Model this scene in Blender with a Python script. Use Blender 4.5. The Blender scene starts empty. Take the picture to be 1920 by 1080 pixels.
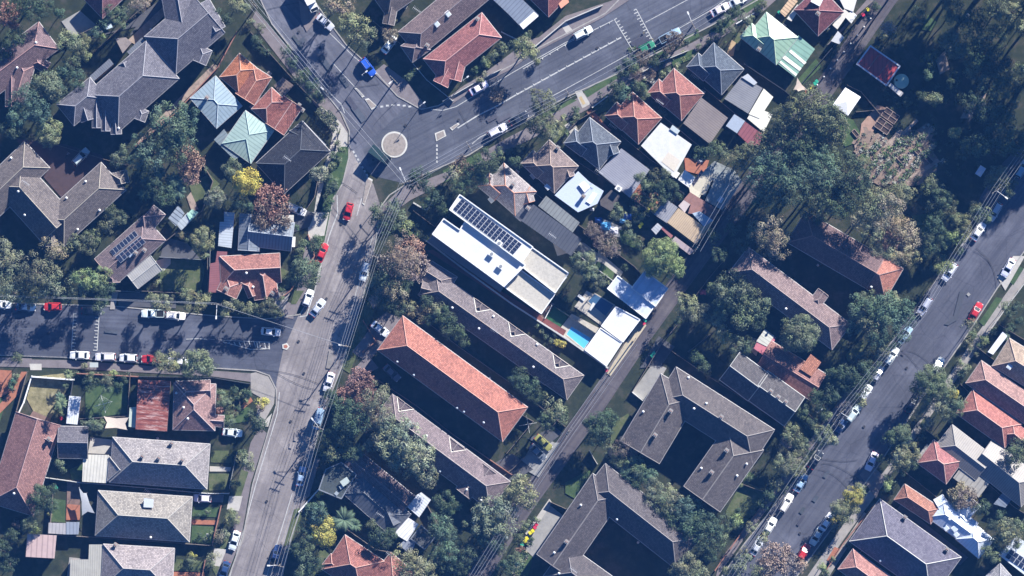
import bpy, bmesh, math, random
from mathutils import Vector, Matrix
R = math.radians
scene = bpy.context.scene
C = scene.collection
rnd = random.Random(7)
# ------------------------------------------------------------------ camera, sky, sun, exposure
HCAM = 1200.0
PX = 0.12                                   # metres on the ground per photo pixel (1920 wide)
cam_d = bpy.data.cameras.new('camera'); cam = bpy.data.objects.new('camera', cam_d); C.objects.link(cam)
cam.location = (0, 0, HCAM); cam.rotation_euler = (0, 0, 0)
cam_d.sensor_width = 36.0; cam_d.lens = 36.0*HCAM/(1920*PX)
cam_d.clip_start = 10; cam_d.clip_end = 6000
scene.camera = cam
SUN_EL = R(27.5); SUN_AZ = math.atan2(.58, .81)
w = bpy.data.worlds.new('World'); scene.world = w; w.use_nodes = True
nt = w.node_tree; nt.nodes.clear()
sk = nt.nodes.new('ShaderNodeTexSky'); sk.sky_type = 'NISHITA'; sk.sun_disc = False
sk.sun_elevation = SUN_EL; sk.sun_rotation = SUN_AZ; sk.air_density = 1.6; sk.dust_density = 0.3; sk.ozone_density = 3.0
bg = nt.nodes.new('ShaderNodeBackground'); bg.inputs['Strength'].default_value = 0.05
wo = nt.nodes.new('ShaderNodeOutputWorld')
tn = nt.nodes.new('ShaderNodeMix'); tn.data_type = 'RGBA'; tn.blend_type = 'MULTIPLY'; tn.inputs[0].default_value = 1.0; tn.inputs[7].default_value = (.30, .52, .98, 1)
nt.links.new(sk.outputs[0], tn.inputs[6]); nt.links.new(tn.outputs[2], bg.inputs[0]); nt.links.new(bg.outputs[0], wo.inputs[0])
sd = bpy.data.lights.new('sun', 'SUN'); sd.energy = 5.0; sd.angle = R(0.5); sd.color = (1.0, 0.97, 0.93)
so = bpy.data.objects.new('sun', sd); C.objects.link(so); so.location = (80, 110, 90)
_c = math.cos(SUN_EL); _n = math.hypot(.58, .81)
so.rotation_euler = Vector((-.58/_n*_c, -.81/_n*_c, -math.sin(SUN_EL))).to_track_quat('-Z', 'Y').to_euler()
scene.view_settings.view_transform = 'Standard'; scene.view_settings.look = 'None'
scene.view_settings.exposure = 1.28; scene.view_settings.gamma = 1.0

# ------------------------------------------------------------------ helpers
def P(x, y, z=0.0):
    k = PX*(1 - z/HCAM)
    return Vector(((x-960)*k, (540-y)*k, z))
def P0(x, y): return Vector(((x-960)*PX, (540-y)*PX, 0))
def new_obj(name, verts, faces, mats, parent=None, fm=None, uvs=None, smooth=False):
    me = bpy.data.meshes.new(name); me.from_pydata([tuple(v) for v in verts], [], faces)
    if not isinstance(mats, (list, tuple)): mats = [mats]
    for m in mats: me.materials.append(m)
    if fm: me.polygons.foreach_set('material_index', fm)
    if uvs:
        l = me.uv_layers.new(name='UVMap'); flat = [c for f in uvs for p in f for c in p]
        l.data.foreach_set('uv', flat)
    if smooth: me.polygons.foreach_set('use_smooth', [True]*len(me.polygons))
    me.update()
    o = bpy.data.objects.new(name, me); C.objects.link(o)
    if parent: o.parent = parent
    return o
def empty(name, loc):
    o = bpy.data.objects.new(name, None); C.objects.link(o); o.location = loc; o.empty_display_size = .5
    return o
def tag(o, label, cat, group=None):
    o['label'] = label; o['category'] = cat
    if group: o['group'] = group
    return o
def struct(o, kind='structure'): o['kind'] = kind; return o
class MB:
    def __init__(s): s.v = []; s.f = []; s.m = []; s.u = []
    def face(s, pts, mi=0, uv=None):
        b = len(s.v); s.v += [Vector(p) for p in pts]; s.f.append(list(range(b, b+len(pts)))); s.m.append(mi)
        s.u.append(uv if uv else [(p[0], p[1]) for p in pts])
    def box(s, c, d, rz=0, mi=0):
        cx, cy, cz = c; dx, dy, dz = d[0]/2, d[1]/2, d[2]/2; cs, sn = math.cos(rz), math.sin(rz)
        p = [Vector((cx+x*cs-y*sn, cy+x*sn+y*cs, cz+z)) for z in (-dz, dz) for x, y in ((-dx,-dy),(dx,-dy),(dx,dy),(-dx,dy))]
        for q in ((3,2,1,0),(4,5,6,7),(0,1,5,4),(1,2,6,5),(2,3,7,6),(3,0,4,7)): s.face([p[i] for i in q], mi)
    def bar(s, a, b, r, n=4, mi=0):
        a = Vector(a); b = Vector(b); d = (b-a)
        if d.length < 1e-5: return
        d.normalize(); up = Vector((0,0,1)) if abs(d.z) < .95 else Vector((1,0,0))
        x = d.cross(up).normalized(); y = x.cross(d)
        ra, rb = r if isinstance(r, tuple) else (r, r)
        A = [a+(x*math.cos(t)+y*math.sin(t))*ra for t in [2*math.pi*i/n for i in range(n)]]
        B = [b+(x*math.cos(t)+y*math.sin(t))*rb for t in [2*math.pi*i/n for i in range(n)]]
        for i in range(n): s.face([A[i], A[(i+1)%n], B[(i+1)%n], B[i]], mi)
        s.face(A[::-1], mi); s.face(B, mi)
    def prism(s, pts, z0, z1, mi=0, side=None):
        side = mi if side is None else side
        t = [Vector((p[0], p[1], z1)) for p in pts]; b = [Vector((p[0], p[1], z0)) for p in pts]
        if sum(t[i].x*t[(i+1)%len(t)].y-t[(i+1)%len(t)].x*t[i].y for i in range(len(t))) < 0: t.reverse(); b.reverse()
        s.face(t, mi)
        n = len(t)
        for i in range(n): s.face([b[i], b[(i+1)%n], t[(i+1)%n], t[i]], side)
    def build(s, name, mats, parent=None, smooth=False):
        if not s.f: return None
        return new_obj(name, s.v, s.f, mats, parent, s.m, s.u, smooth)
# ------------------------------------------------------------------ materials
_mc = {}
def mat(key, fn):
    if key not in _mc:
        m = bpy.data.materials.new(str(key[0])+'_'+str(len(_mc))); m.use_nodes = True
        n = m.node_tree.nodes; n.clear()
        b = n.new('ShaderNodeBsdfPrincipled'); o = n.new('ShaderNodeOutputMaterial'); m.node_tree.links.new(b.outputs[0], o.inputs[0])
        b.inputs['Roughness'].default_value = .85
        if 'Specular IOR Level' in b.inputs: b.inputs['Specular IOR Level'].default_value = .25
        fn(m.node_tree, n, m.node_tree.links, b); _mc[key] = m
    return _mc[key]
def rgba(c): return (c[0], c[1], c[2], 1)
def mul(c, k): return tuple(max(0, min(1, v*k)) for v in c)
def node(n, t, **kw):
    x = n.new(t)
    for k, v in kw.items():
        if k in x.inputs: x.inputs[k].default_value = v
        else: setattr(x, k, v)
    return x
def noise(n, l, vec, scale, detail=4, rough=.6):
    x = node(n, 'ShaderNodeTexNoise'); x.inputs['Scale'].default_value = scale; x.inputs['Detail'].default_value = detail
    x.inputs['Roughness'].default_value = rough
    if vec: l.new(vec, x.inputs['Vector'])
    return x.outputs['Fac']
def ramp(n, l, fac, stops):
    x = n.new('ShaderNodeValToRGB'); e = x.color_ramp.elements
    while len(e) < len(stops): e.new(.5)
    for i, (p, c) in enumerate(stops): e[i].position = p; e[i].color = rgba(c)
    l.new(fac, x.inputs[0]); return x.outputs[0]
def mix(n, l, fac, a, b, mode='MIX'):
    x = n.new('ShaderNodeMix'); x.data_type = 'RGBA'; x.blend_type = mode
    for s, i in ((fac, 0), (a, 6), (b, 7)):
        if hasattr(s, 'links'): l.new(s, x.inputs[i])
        else: x.inputs[i].default_value = s if i == 0 else rgba(s)
    return x.outputs[2]
def geo(n): return n.new('ShaderNodeNewGeometry').outputs['Position']
def uvv(n): return n.new('ShaderNodeTexCoord').outputs['UV']
def tile(c, stain=.5):
    def fn(t, n, l, b):
        br = n.new('ShaderNodeTexBrick'); l.new(uvv(n), br.inputs['Vector'])
        br.inputs['Scale'].default_value = 1; br.inputs['Brick Width'].default_value = .33; br.inputs['Row Height'].default_value = .38
        br.inputs['Mortar Size'].default_value = .05; br.inputs['Mortar Smooth'].default_value = .4; br.inputs['Bias'].default_value = 0
        br.inputs['Color1'].default_value = rgba(mul(c, .72)); br.inputs['Color2'].default_value = rgba(mul(c, 1.3)); br.inputs['Mortar'].default_value = rgba(mul(c, .42))
        g = geo(n)
        f = noise(n, l, g, .35, 5, .7); s = ramp(n, l, f, [(.3, (.62,.62,.66)), (.55, (1,1,1)), (.75, (1.0,1.0,1.0))])
        f2 = noise(n, l, g, 2.3, 3, .7); s2 = ramp(n, l, f2, [(.25, (.7,.7,.72)), (.5, (.98,.98,.98)), (.72, (1.0,1.0,1.0))])
        o = mix(n, l, stain+.3, br.outputs[0], s, 'MULTIPLY'); o = mix(n, l, .7, o, s2, 'MULTIPLY')
        f3 = noise(n, l, g, 5.0, 2, .5); s3 = ramp(n, l, f3, [(.62, (0,0,0)), (.75, (1,1,1))])
        lich = tuple(.7*v+.10 for v in c); x = mix(n, l, s3, o, lich)
        l.new(x, b.inputs['Base Color'])
        bp = n.new('ShaderNodeBump'); bp.inputs['Strength'].default_value = .5; bp.inputs['Distance'].default_value = .05
        l.new(br.outputs['Fac'], bp.inputs['Height']); bp.invert = True; l.new(bp.outputs[0], b.inputs['Normal'])
    return mat(('roof_tiles', c, stain), fn)
def metal(c, period=.8, rough=.5, amt=.72):
    def fn(t, n, l, b):
        sx = n.new('ShaderNodeSeparateXYZ'); l.new(uvv(n), sx.inputs[0])
        m1 = node(n, 'ShaderNodeMath', operation='MULTIPLY'); m1.inputs[1].default_value = 1/period; l.new(sx.outputs[0], m1.inputs[0])
        m2 = node(n, 'ShaderNodeMath', operation='FRACT'); l.new(m1.outputs[0], m2.inputs[0])
        s = ramp(n, l, m2.outputs[0], [(0, (amt,)*3), (.18, (amt,)*3), (.3, (1,1,1)), (.9, (1,1,1))])
        f = noise(n, l, geo(n), .5, 5, .7); s2 = ramp(n, l, f, [(.3, (.75,.75,.78)), (.6, (1,1,1))])
        o = mix(n, l, 1.0, c, s, 'MULTIPLY'); o = mix(n, l, .7, o, s2, 'MULTIPLY')
        l.new(o, b.inputs['Base Color']); b.inputs['Roughness'].default_value = rough; b.inputs['Metallic'].default_value = .1
    return mat(('roof_metal', c, period, rough), fn)
def rusty(c, period=1.0):
    def fn(t, n, l, b):
        sx = n.new('ShaderNodeSeparateXYZ'); l.new(uvv(n), sx.inputs[0]); m1 = node(n, 'ShaderNodeMath', operation='MULTIPLY'); m1.inputs[1].default_value = 1/period; l.new(sx.outputs[0], m1.inputs[0])
        m2 = node(n, 'ShaderNodeMath', operation='FRACT'); l.new(m1.outputs[0], m2.inputs[0]); s = ramp(n, l, m2.outputs[0], [(0, (.55,.5,.5)), (.2, (.6,.55,.55)), (.35, (1,1,1)), (.9, (1,1,1))])
        mp = n.new('ShaderNodeMapping'); mp.vector_type = 'TEXTURE'; mp.inputs['Scale'].default_value = (.6, 4, 1); l.new(uvv(n), mp.inputs[0])
        f = noise(n, l, mp.outputs[0], 1.2, 5, .75); o = ramp(n, l, f, [(.3, mul(c, .6)), (.5, c), (.62, (.45,.30,.27)), (.75, (.6,.5,.48))])
        l.new(mix(n, l, 1.0, o, s, 'MULTIPLY'), b.inputs['Base Color'])
    return mat(('rusty_sheet', c, period), fn)
def rough_mat(c, var=.35, sc=.8, fine=6.0, rough=.9, key='surface'):
    def fn(t, n, l, b):
        g = geo(n); f = noise(n, l, g, sc, 6, .65); f2 = noise(n, l, g, fine, 3, .7)
        s = ramp(n, l, f, [(.28, mul((1,1,1), 1-var)), (.52, (.9,.9,.9)), (.75, (1,1,1))])
        s2 = ramp(n, l, f2, [(.3, mul((1,1,1), 1-var*.8)), (.65, (1,1,1))])
        o = mix(n, l, 1.0, c, s, 'MULTIPLY'); o = mix(n, l, .8, o, s2, 'MULTIPLY')
        l.new(o, b.inputs['Base Color']); b.inputs['Roughness'].default_value = rough
    return mat((key, c, var, sc, fine), fn)
def plain(c, rough=.6, key='paint', metallic=0.0):
    def fn(t, n, l, b):
        f = noise(n, l, geo(n), 3.0, 2, .5); s = ramp(n, l, f, [(.3, (.88,.88,.88)), (.7, (1,1,1))])
        l.new(mix(n, l, 1.0, c, s, 'MULTIPLY'), b.inputs['Base Color']); b.inputs['Roughness'].default_value = rough; b.inputs['Metallic'].default_value = metallic
    return mat((key, c, rough), fn)
def asphalt(c, streak=None, worn=.4, light=None):
    def fn(t, n, l, b):
        g = geo(n); f = noise(n, l, g, .12, 5, .6); f2 = noise(n, l, g, 2.5, 4, .75); f4 = noise(n, l, g, .6, 6, .75)
        li = light or mul(c, 1.45)
        o = ramp(n, l, f, [(.3, mul(c, .82)), (.5, c), (.7, li)])
        s2 = ramp(n, l, f2, [(.25, (.72,.72,.74)), (.7, (1,1,1))]); o = mix(n, l, .8, o, s2, 'MULTIPLY')
        s4 = ramp(n, l, f4, [(.35, (.7,.7,.7)), (.5, (1,1,1))]); o = mix(n, l, worn, o, s4, 'MULTIPLY')
        if streak is not None:
            mp = n.new('ShaderNodeMapping'); mp.inputs['Rotation'].default_value = (0, 0, streak); mp.inputs['Scale'].default_value = (30, .8, 1)
            mp.vector_type = 'TEXTURE'
            l.new(g, mp.inputs[0]); f3 = noise(n, l, mp.outputs[0], 1.0, 4, .6)
            s3 = ramp(n, l, f3, [(.35, (.62,.62,.66)), (.6, (1,1,1))]); o = mix(n, l, .75, o, s3, 'MULTIPLY')
        # cracks
        vo = n.new('ShaderNodeTexVoronoi'); vo.feature = 'DISTANCE_TO_EDGE'; vo.inputs['Scale'].default_value = .16
        nm = n.new('ShaderNodeTexNoise'); nm.inputs['Scale'].default_value = .5; l.new(g, nm.inputs['Vector'])
        mx = mix(n, l, .35, g, nm.outputs['Color'], 'ADD'); l.new(mx, vo.inputs['Vector'])
        cr = ramp(n, l, vo.outputs['Distance'], [(0, (.6,.6,.62)), (.008, (.75,.75,.77)), (.016, (1,1,1))]); o = mix(n, l, .5, o, cr, 'MULTIPLY')
        l.new(o, b.inputs['Base Color']); b.inputs['Roughness'].default_value = .92
    return mat(('asphalt', c, streak), fn)
def grassmat(c, c2, c3, sc=.5):
    def fn(t, n, l, b):
        g = geo(n); f = noise(n, l, g, sc, 6, .7); f2 = noise(n, l, g, 7, 3, .8)
        o = ramp(n, l, f, [(.3, c), (.5, c2), (.68, c3)])
        s = ramp(n, l, f2, [(.3, (.5,.5,.5)), (.65, (1,1,1))]); o = mix(n, l, .8, o, s, 'MULTIPLY')
        l.new(o, b.inputs['Base Color']); b.inputs['Roughness'].default_value = .95
        bp = n.new('ShaderNodeBump'); bp.inputs['Strength'].default_value = .7; bp.inputs['Distance'].default_value = .12
        l.new(f2, bp.inputs['Height']); l.new(bp.outputs[0], b.inputs['Normal'])
    return mat(('grass', c, c2, c3), fn)
def leafmat():
    def fn(t, n, l, b):
        oi = n.new('ShaderNodeObjectInfo'); at = n.new('ShaderNodeAttribute'); at.attribute_name = 'tint'
        o = mix(n, l, 1.0, oi.outputs['Color'], at.outputs['Color'], 'MULTIPLY')
        f = noise(n, l, geo(n), .8, 3, .6); s = ramp(n, l, f, [(.3, (.8,.85,.7)), (.6, (1,1,1))])
        o = mix(n, l, .8, o, s, 'MULTIPLY')
        l.new(o, b.inputs['Base Color']); b.inputs['Roughness'].default_value = .7
        tr = n.new('ShaderNodeBsdfTranslucent'); l.new(o, tr.inputs[0]); ms = n.new('ShaderNodeMixShader'); ms.inputs[0].default_value = .10
        l.new(b.outputs[0], ms.inputs[1]); l.new(tr.outputs[0], ms.inputs[2]); l.new(ms.outputs[0], n['Material Output'].inputs[0])
    return mat(('foliage',), fn)
def objcol(rough=.3, coat=.5, key='car_paint'):
    def fn(t, n, l, b):
        oi = n.new('ShaderNodeObjectInfo'); l.new(oi.outputs['Color'], b.inputs['Base Color']); b.inputs['Roughness'].default_value = rough
        if 'Coat Weight' in b.inputs: b.inputs['Coat Weight'].default_value = coat
    return mat((key,), fn)
LEAF = leafmat(); PAINT = objcol(); BARK = rough_mat((.16,.12,.09), .4, 2, 9, key='bark')
GLASS = plain((.012,.016,.02), .08, 'car_glass'); RUB = plain((.015,.015,.015), .8, 'rubber'); RIM = plain((.45,.45,.47), .3, 'rim', .6)
LAMPG = plain((.75,.75,.72), .2, 'lamp_glass'); REDL = plain((.35,.02,.02), .3, 'tail_lamp'); PLATE = plain((.6,.6,.55), .5, 'plate')
WHITE = plain((.78,.78,.76), .5); CONC = rough_mat((.34,.33,.31), .3, .7, 6, key='concrete'); WOOD = rough_mat((.17,.14,.11), .35, 1.5, 8, key='timber')
KERB = rough_mat((.38,.36,.33), .35, 1.2, 6, key='kerb_stone'); LINE = rough_mat((.58,.58,.56), .5, 1.5, 8, key='line_paint')
POOL = None
# ------------------------------------------------------------------ ground, roads, paths
GROUND = grassmat((.018,.025,.016), (.035,.045,.022), (.085,.075,.055), .28)
LAWN = grassmat((.04,.075,.03), (.065,.11,.04), (.10,.14,.06), .45)
LAWN2 = grassmat((.06,.08,.035), (.10,.125,.05), (.16,.16,.09), .5)
DRY = grassmat((.14,.13,.06), (.26,.23,.12), (.38,.34,.2), .7)
TURF = plain((.03,.10,.04), .95, 'turf')
A_SW = asphalt((.27,.24,.225), R(70), .5, (.40,.36,.335)); A_TOP = asphalt((.102,.107,.128), R(27.5), .35); A_LEFT = asphalt((.090,.095,.118), R(-2), .3)
A_NW = asphalt((.13,.132,.155), R(-51), .5); A_RIGHT = asphalt((.102,.105,.128), R(53.6), .25); A_LANE = asphalt((.12,.105,.11), R(54), .6, (.18,.16,.155))
PATHC = rough_mat((.36,.33,.30), .3, .5, 5, key='footpath'); PATHM = rough_mat((.22,.19,.19), .3, .6, 5, key='old_path'); PATHL = rough_mat((.5,.47,.42), .25, .6, 5, key='pale_path')
BRICKP = rough_mat((.42,.17,.10), .35, 1.2, 7, key='brick_paving'); BROWNP = rough_mat((.24,.16,.13), .45, 1, 7, key='soil_paving'); DIRT = rough_mat((.40,.31,.25), .5, .8, 6, key='bare_soil')
DECKW = rough_mat((.55,.5,.42), .3, .8, 5, key='pool_deck'); DARKP = rough_mat((.10,.10,.11), .3, .6, 6, key='dark_paving')
b = MB(); b.face([(-600,-600,0),(600,-600,0),(600,600,0),(-600,600,0)]); struct(b.build('ground', GROUND))
_z = [0.012]
circ = lambda cx, cy, r, n=36: [(cx+r*math.cos(2*math.pi*i/n), cy+r*math.sin(2*math.pi*i/n)) for i in range(n)]
def sheet(name, pts, m):
    _z[0] += .0012; b = MB(); q = [P(x, y, _z[0]) for x, y in pts]
    if sum(q[i].x*q[(i+1)%len(q)].y-q[(i+1)%len(q)].x*q[i].y for i in range(len(q))) < 0: q.reverse()
    b.face(q); return struct(b.build(name, m))
_s = [0.100]
def slab(name, pts, m):
    _s[0] += .001; b = MB(); b.prism([P(x, y, .1) for x, y in pts], 0.0, _s[0]); return struct(b.build(name, m))
def ribbon(pts, wpx):
    L = []; Rr = []
    for i, (x, y) in enumerate(pts):
        a = Vector(pts[max(0, i-1)]); c = Vector(pts[min(len(pts)-1, i+1)]); d = (c-a).normalized(); n = Vector((-d.y, d.x))*wpx/2
        L.append((x+n.x, y+n.y)); Rr.append((x-n.x, y-n.y))
    return L+Rr[::-1]
sheet('road', [(470,-40),(510,45),(560,108),(640,212),(655,245),(655,296),(700,330),(790,300),(830,230),(822,198),(790,205),(745,180),(700,130),(650,85),(620,45),(560,-40)], A_NW)
LEFTK = [(-60,566),(215,574),(400,592),(500,598),(560,590)]; LEFTK2 = [(-60,664),(120,670),(400,690),(480,695),(505,704),(518,730),(518,760)]
sheet('road', LEFTK+[(600,600),(590,720)]+LEFTK2[::-1], A_LEFT)
sheet('road', [(800,205),(822,198),(905,150),(960,122),(1005,92),(1135,25),(1200,-40),(1470,-40),(1420,0),(1335,47),(1230,100),(1160,137),(1060,183),(1000,217),(935,255),(880,290),(800,325),(762,345),(700,330),(680,280),(760,200)], A_TOP)
sheet('road', [(655,270),(668,300),(700,345),(712,382),(705,450),(690,520),(668,600),(640,690),(612,760),(598,800),(585,860),(572,930),(545,1010),(520,1120),(415,1120),(455,1010),(474,907),(503,810),(518,760),(518,718),(530,660),(560,590),(590,545),(612,440),(625,372),(640,345),(652,300)], A_SW)
sheet('road', ribbon([(1720,-82),(1660,0),(1540,175),(1400,360),(1303,490),(1205,625),(1125,745),(1045,860),(990,935),(940,1010),(880,1110)], 38), A_LANE)
RK = [(1990,200),(1925,305),(1850,400),(1820,438),(1765,512),(1716,577),(1655,665),(1590,757),(1518,862),(1455,945),(1395,1020),(1340,1100)]
RK2 = [(2010,352),(1920,472),(1870,540),(1815,625),(1722,757),(1650,868),(1560,990),(1480,1100)]
sheet('road', RK+RK2[::-1], A_RIGHT)
sheet('road', [(1925,305),(1850,400),(1830,385),(1860,330),(1885,300),(1940,260)], A_RIGHT)
def markline(pts, wm=.12, m=LINE, name='road_marking'):
    sheet(name, ribbon(pts, wm/PX), m)
def kerb(pts):
    b = MB(); q = [P0(x, y) for x, y in pts]
    for i in range(len(q)-1):
        d = (q[i+1]-q[i]); L = d.length; a = math.atan2(d.y, d.x); c = (q[i]+q[i+1])/2
        b.box((c.x, c.y, .07+rnd.random()*.002), (L+.1, .26, .14), a)
    struct(b.build('kerb', KERB))
for k in ([(470,-40),(510,45),(560,108),(640,212),(655,245),(654,296),(642,345),(625,372),(612,440),(590,545),(562,590)], LEFTK, [(-60,664),(120,670),(400,690),(480,695),(505,704),(518,730),(518,760),(503,810),(474,907),(455,1010),(415,1120)],
          [(560,-40),(620,45),(650,85),(700,130),(745,180),(790,205),(822,198),(905,150),(960,122),(1005,92),(1135,25),(1200,-40)],
          [(1470,-40),(1420,0),(1335,47),(1230,100),(1160,137),(1060,183),(1000,217),(935,255),(880,290),(800,325),(762,345),(730,366),(712,390),(705,450),(690,520),(668,600),(640,690),(612,760),(598,800),(585,860),(572,930),(545,1010),(520,1120)], RK, RK2):
    kerb(k)
# markings
markline([(505,50),(560,122),(640,195),(646,212)], .15); markline([(618,62),(662,105),(712,146)], .15); markline([(624,118),(668,166)], .15)
markline([(808,205),(830,207),(855,200),(958,138),(982,124),(1060,80),(1090,66)], .15)
markline([(858,240),(895,217),(935,197),(962,181),(1060,127),(1165,70)], .28)
markline([(885,270),(900,257),(925,245),(935,237)], .15)
markline([(1036,180),(1110,140),(1182,100)], .16); markline([(1228,83),(1270,55),(1335,18),(1370,-8)], .14); markline([(1210,42),(1292,-2)], .14)
markline([(981,129),(1066,80),(1150,38)], .16)
markline([(632,366),(633,400),(618,440),(600,505),(590,545),(575,592),(562,594)], .22)
markline([(678,372),(669,405)], .2); markline([(524,735),(520,775),(509,812),(480,907),(455,1000),(428,1090)], .18)
markline([(548,925),(530,985),(517,1027),(500,1080)], .16); markline([(700,440),(680,505),(664,560)], .12)
for i in range(6): a = (713+i*10.5, 200-3*math.sin(i/5*3.14)); markline([a, (a[0]+5.5, a[1]-.4)], .4)
for i in range(7): a = (662+i*4.2, 283+i*7.2); markline([a, (a[0]+2.2, a[1]+4)], .4)
for i in range(5): markline([(819, 271+i*7.5), (819.5, 275.5+i*7.5)], .35)
def comb(a, c, n, side):
    a = Vector(a); c = Vector(c); markline([tuple(a), tuple(c)], .18); d = (c-a)/n; nn = Vector((-d.y, d.x)).normalized()*side
    for i in range(n+1):
        p = a+d*i; L = 5.5+2*(i % 2); markline([tuple(p), tuple(p+nn*L)], .2)
comb((1152,37),(1188,97), 11, -1); comb((1193,17),(1224,76), 11, 1)
comb((138,588),(134,655), 11, -1); comb((186,590),(182,657), 11, 1)
def teeth(a, c, n, s):
    a = Vector(a); c = Vector(c); d = (c-a)/n; nn = Vector((-d.y, d.x)).normalized()*s; u = d.normalized()
    for i in range(n):
        p = a+d*(i+.5); sheet('road_marking', [tuple(p-u*1.6), tuple(p+u*1.6), tuple(p+nn*4)], LINE)
teeth((962,181),(1165,70), 13, -1); teeth((981,129),(1066,80), 6, 1); teeth((1100,60),(1150,38), 3, 1)
markline([(349,636),(375,635),(418,641),(470,655),(505,654)], .16); markline([(375,635),(420,638),(488,641)], .14)
for i in range(10): markline([(410+i*9.5, 640.8+i*.1),(413+i*9.5, 643+i*1.2)], .2)
for cx, cy in ((1660,710),): pass
SEAM = plain((.05,.05,.058), .8, 'tar_seam')
def arc(pts, n=14):
    a, b_, c = [Vector(p) for p in pts]
    return [tuple(a*(1-t)**2+b_*2*t*(1-t)+c*t*t) for t in [i/n for i in range(n+1)]]
for s in (((1690,657),(1722,655),(1750,690)), ((1690,657),(1705,665),(1722,692)), ((1830,465),(1868,490),(1868,540)), ((1825,470),(1850,480),(1860,500)), ((1540,870),(1560,863),(1612,900)), ((1535,880),(1565,885),(1590,915)), ((480,692),(545,695),(598,720)), ((590,730),(560,725),(520,700)), ((500,18),(520,12),(560,5)), ((663,165),(690,160),(712,157)), ((640,342),(655,350),(670,362)), ((1540,860),(1580,868),(1608,862)), ((520,884),(545,884),(565,880)), ((700,236),(720,210),(745,190)), ((860,205),(872,225),(880,240))):
    markline(arc(s), .1, SEAM, 'road_patch')
sheet('road_patch', [(1800,545),(1810,548),(1795,600),(1778,610),(1770,608),(1788,592)], plain((.07,.075,.09), .8, 'patch'))
sheet('road_patch', [(1816,548),(1820,552),(1816,556),(1812,552)], CONC)
for x, y in ((700,300),(760,235),(640,420),(612,560),(560,640),(545,790),(500,940),(570,700),(300,620),(420,620),(90,625),(1000,170),(1120,90),(860,225),(1620,800),(1700,690),(1500,1000),(600,90),(560,60),(620,650)):
    sheet('road_patch', circ(x, y, 2.6, 14), plain((.04,.04,.045), .7, 'manhole'))
for i in range(26):
    p_ = rnd.choice([((640,400),(540,1000),55),((20,600),(480,650),30),((900,240),(1300,20),20),((1850,440),(1500,980),25),((560,60),(680,220),30)]); t_ = rnd.random(); x = p_[0][0]*(1-t_)+p_[1][0]*t_+rnd.uniform(-1,1)*p_[2]*.6; y = p_[0][1]*(1-t_)+p_[1][1]*t_
    a_ = math.atan2(p_[1][1]-p_[0][1], p_[1][0]-p_[0][0]); l_, w_ = rnd.uniform(4, 18), rnd.uniform(2.5, 6); cs, sn = math.cos(a_), math.sin(a_); k_ = rnd.uniform(.75, 1.12)
    base_ = (.25,.225,.21) if p_[2] == 55 else (.085,.09,.112)
    sheet('road_patch', [(x+u*l_*cs-v*w_*sn, y+u*l_*sn+v*w_*cs) for u, v in ((-1,-1),(1,-.9),(1,1),(-1,.95))], asphalt(tuple(round(v*k_, 2) for v in base_), None, .6))
# islands
def island(name, pts, top):
    b = MB(); b.prism([P0(x, y) for x, y in pts], 0, .13); b.build('kerb', rough_mat((.62,.6,.54), .25, 1, 5, key='island_kerb')).parent = (o := empty(name, (0,0,0)))
    cx = sum(p[0] for p in pts)/len(pts); cy = sum(p[1] for p in pts)/len(pts); q = []
    n = len(pts)
    for i in range(n):
        p = Vector(pts[i]); d = Vector((cx, cy))-p; q.append(p+d*min(.45, 2.6/d.length*1.2))
    b = MB(); b.prism([P0(*p) for p in q], .05, .16); b.build('paving', top, o); return o
ISL = rough_mat((.36,.31,.27), .4, 1.5, 8, key='island_paving')
tag(island('roundabout_island', circ(739.5,271,24.5), ISL), 'round traffic island with pale kerb ring and brown paving in the junction', 'roundabout')
tag(island('traffic_island', [(664,165),(668,164),(684,181),(679,183)], CONC), 'thin pale splitter island above and left of the roundabout, next to the blue car', 'traffic island', 'splitter islands')
tag(island('traffic_island', [(684,186),(691,184),(708,200),(697,206)], ISL), 'brown paved splitter island right above the roundabout', 'traffic island', 'splitter islands')
tag(island('traffic_island', [(815,250),(833,243),(837,255),(818,265)], ISL), 'brown rectangular splitter island right of the roundabout', 'traffic island', 'splitter islands')
tag(island('traffic_island', [(843,240),(859,230),(862,233),(848,245)], ISL), 'small narrow island at the start of the toothed centre line', 'traffic island', 'splitter islands')
tag(island('traffic_island', [(688,331),(699,337),(683,385),(679,382)], ISL), 'long pointed splitter island below the roundabout near the red car', 'traffic island', 'splitter islands')
tag(island('traffic_island', [(529,646),(538,643),(543,650),(538,656),(530,654)], BRICKP), 'small round red island at the side street mouth', 'traffic island', 'splitter islands')
tag(island('traffic_island', [(480,640),(506,641),(506,655),(482,652)], DARKP), 'dark rectangular island with pale edge at the side street mouth', 'traffic island', 'splitter islands')
# pavements (raised slabs), lawns, drives, yards
S = slab
S('footpath', [(480,20),(560,112),(638,214),(652,246),(650,280),(642,300),(622,250),(596,204),(540,130),(470,40)], PATHM)
S('footpath', [(600,200),(622,212),(640,232),(652,250),(651,285),(632,300),(612,360),(600,400),(585,420),(578,470),(592,440),(588,405),(598,340),(615,290),(625,250),(612,232)], PATHL)
S('verge', [(628,290),(640,275),(653,275),(652,300),(640,345),(622,375),(612,440),(598,500),(590,470),(600,410),(612,350)], LAWN)
S('driveway', [(577,408),(585,398),(617,398),(608,442),(578,445)], PATHL)
S('footpath', [(575,445),(592,450),(588,500),(570,560),(555,590),(545,588),(560,530)], PATHM)
S('driveway', [(527,595),(535,565),(552,570),(550,598)], PATHM)
S('footpath', [(-60,672),(120,675),(400,695),(470,700),(470,716),(400,706),(120,690),(-60,686)], PATHM)
S('verge', [(-60,668),(60,672),(58,688),(-60,684)], PATHM)
for a in ((75,672),(155,677),(258,683),(330,690),(60,686)):
    pass
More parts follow.
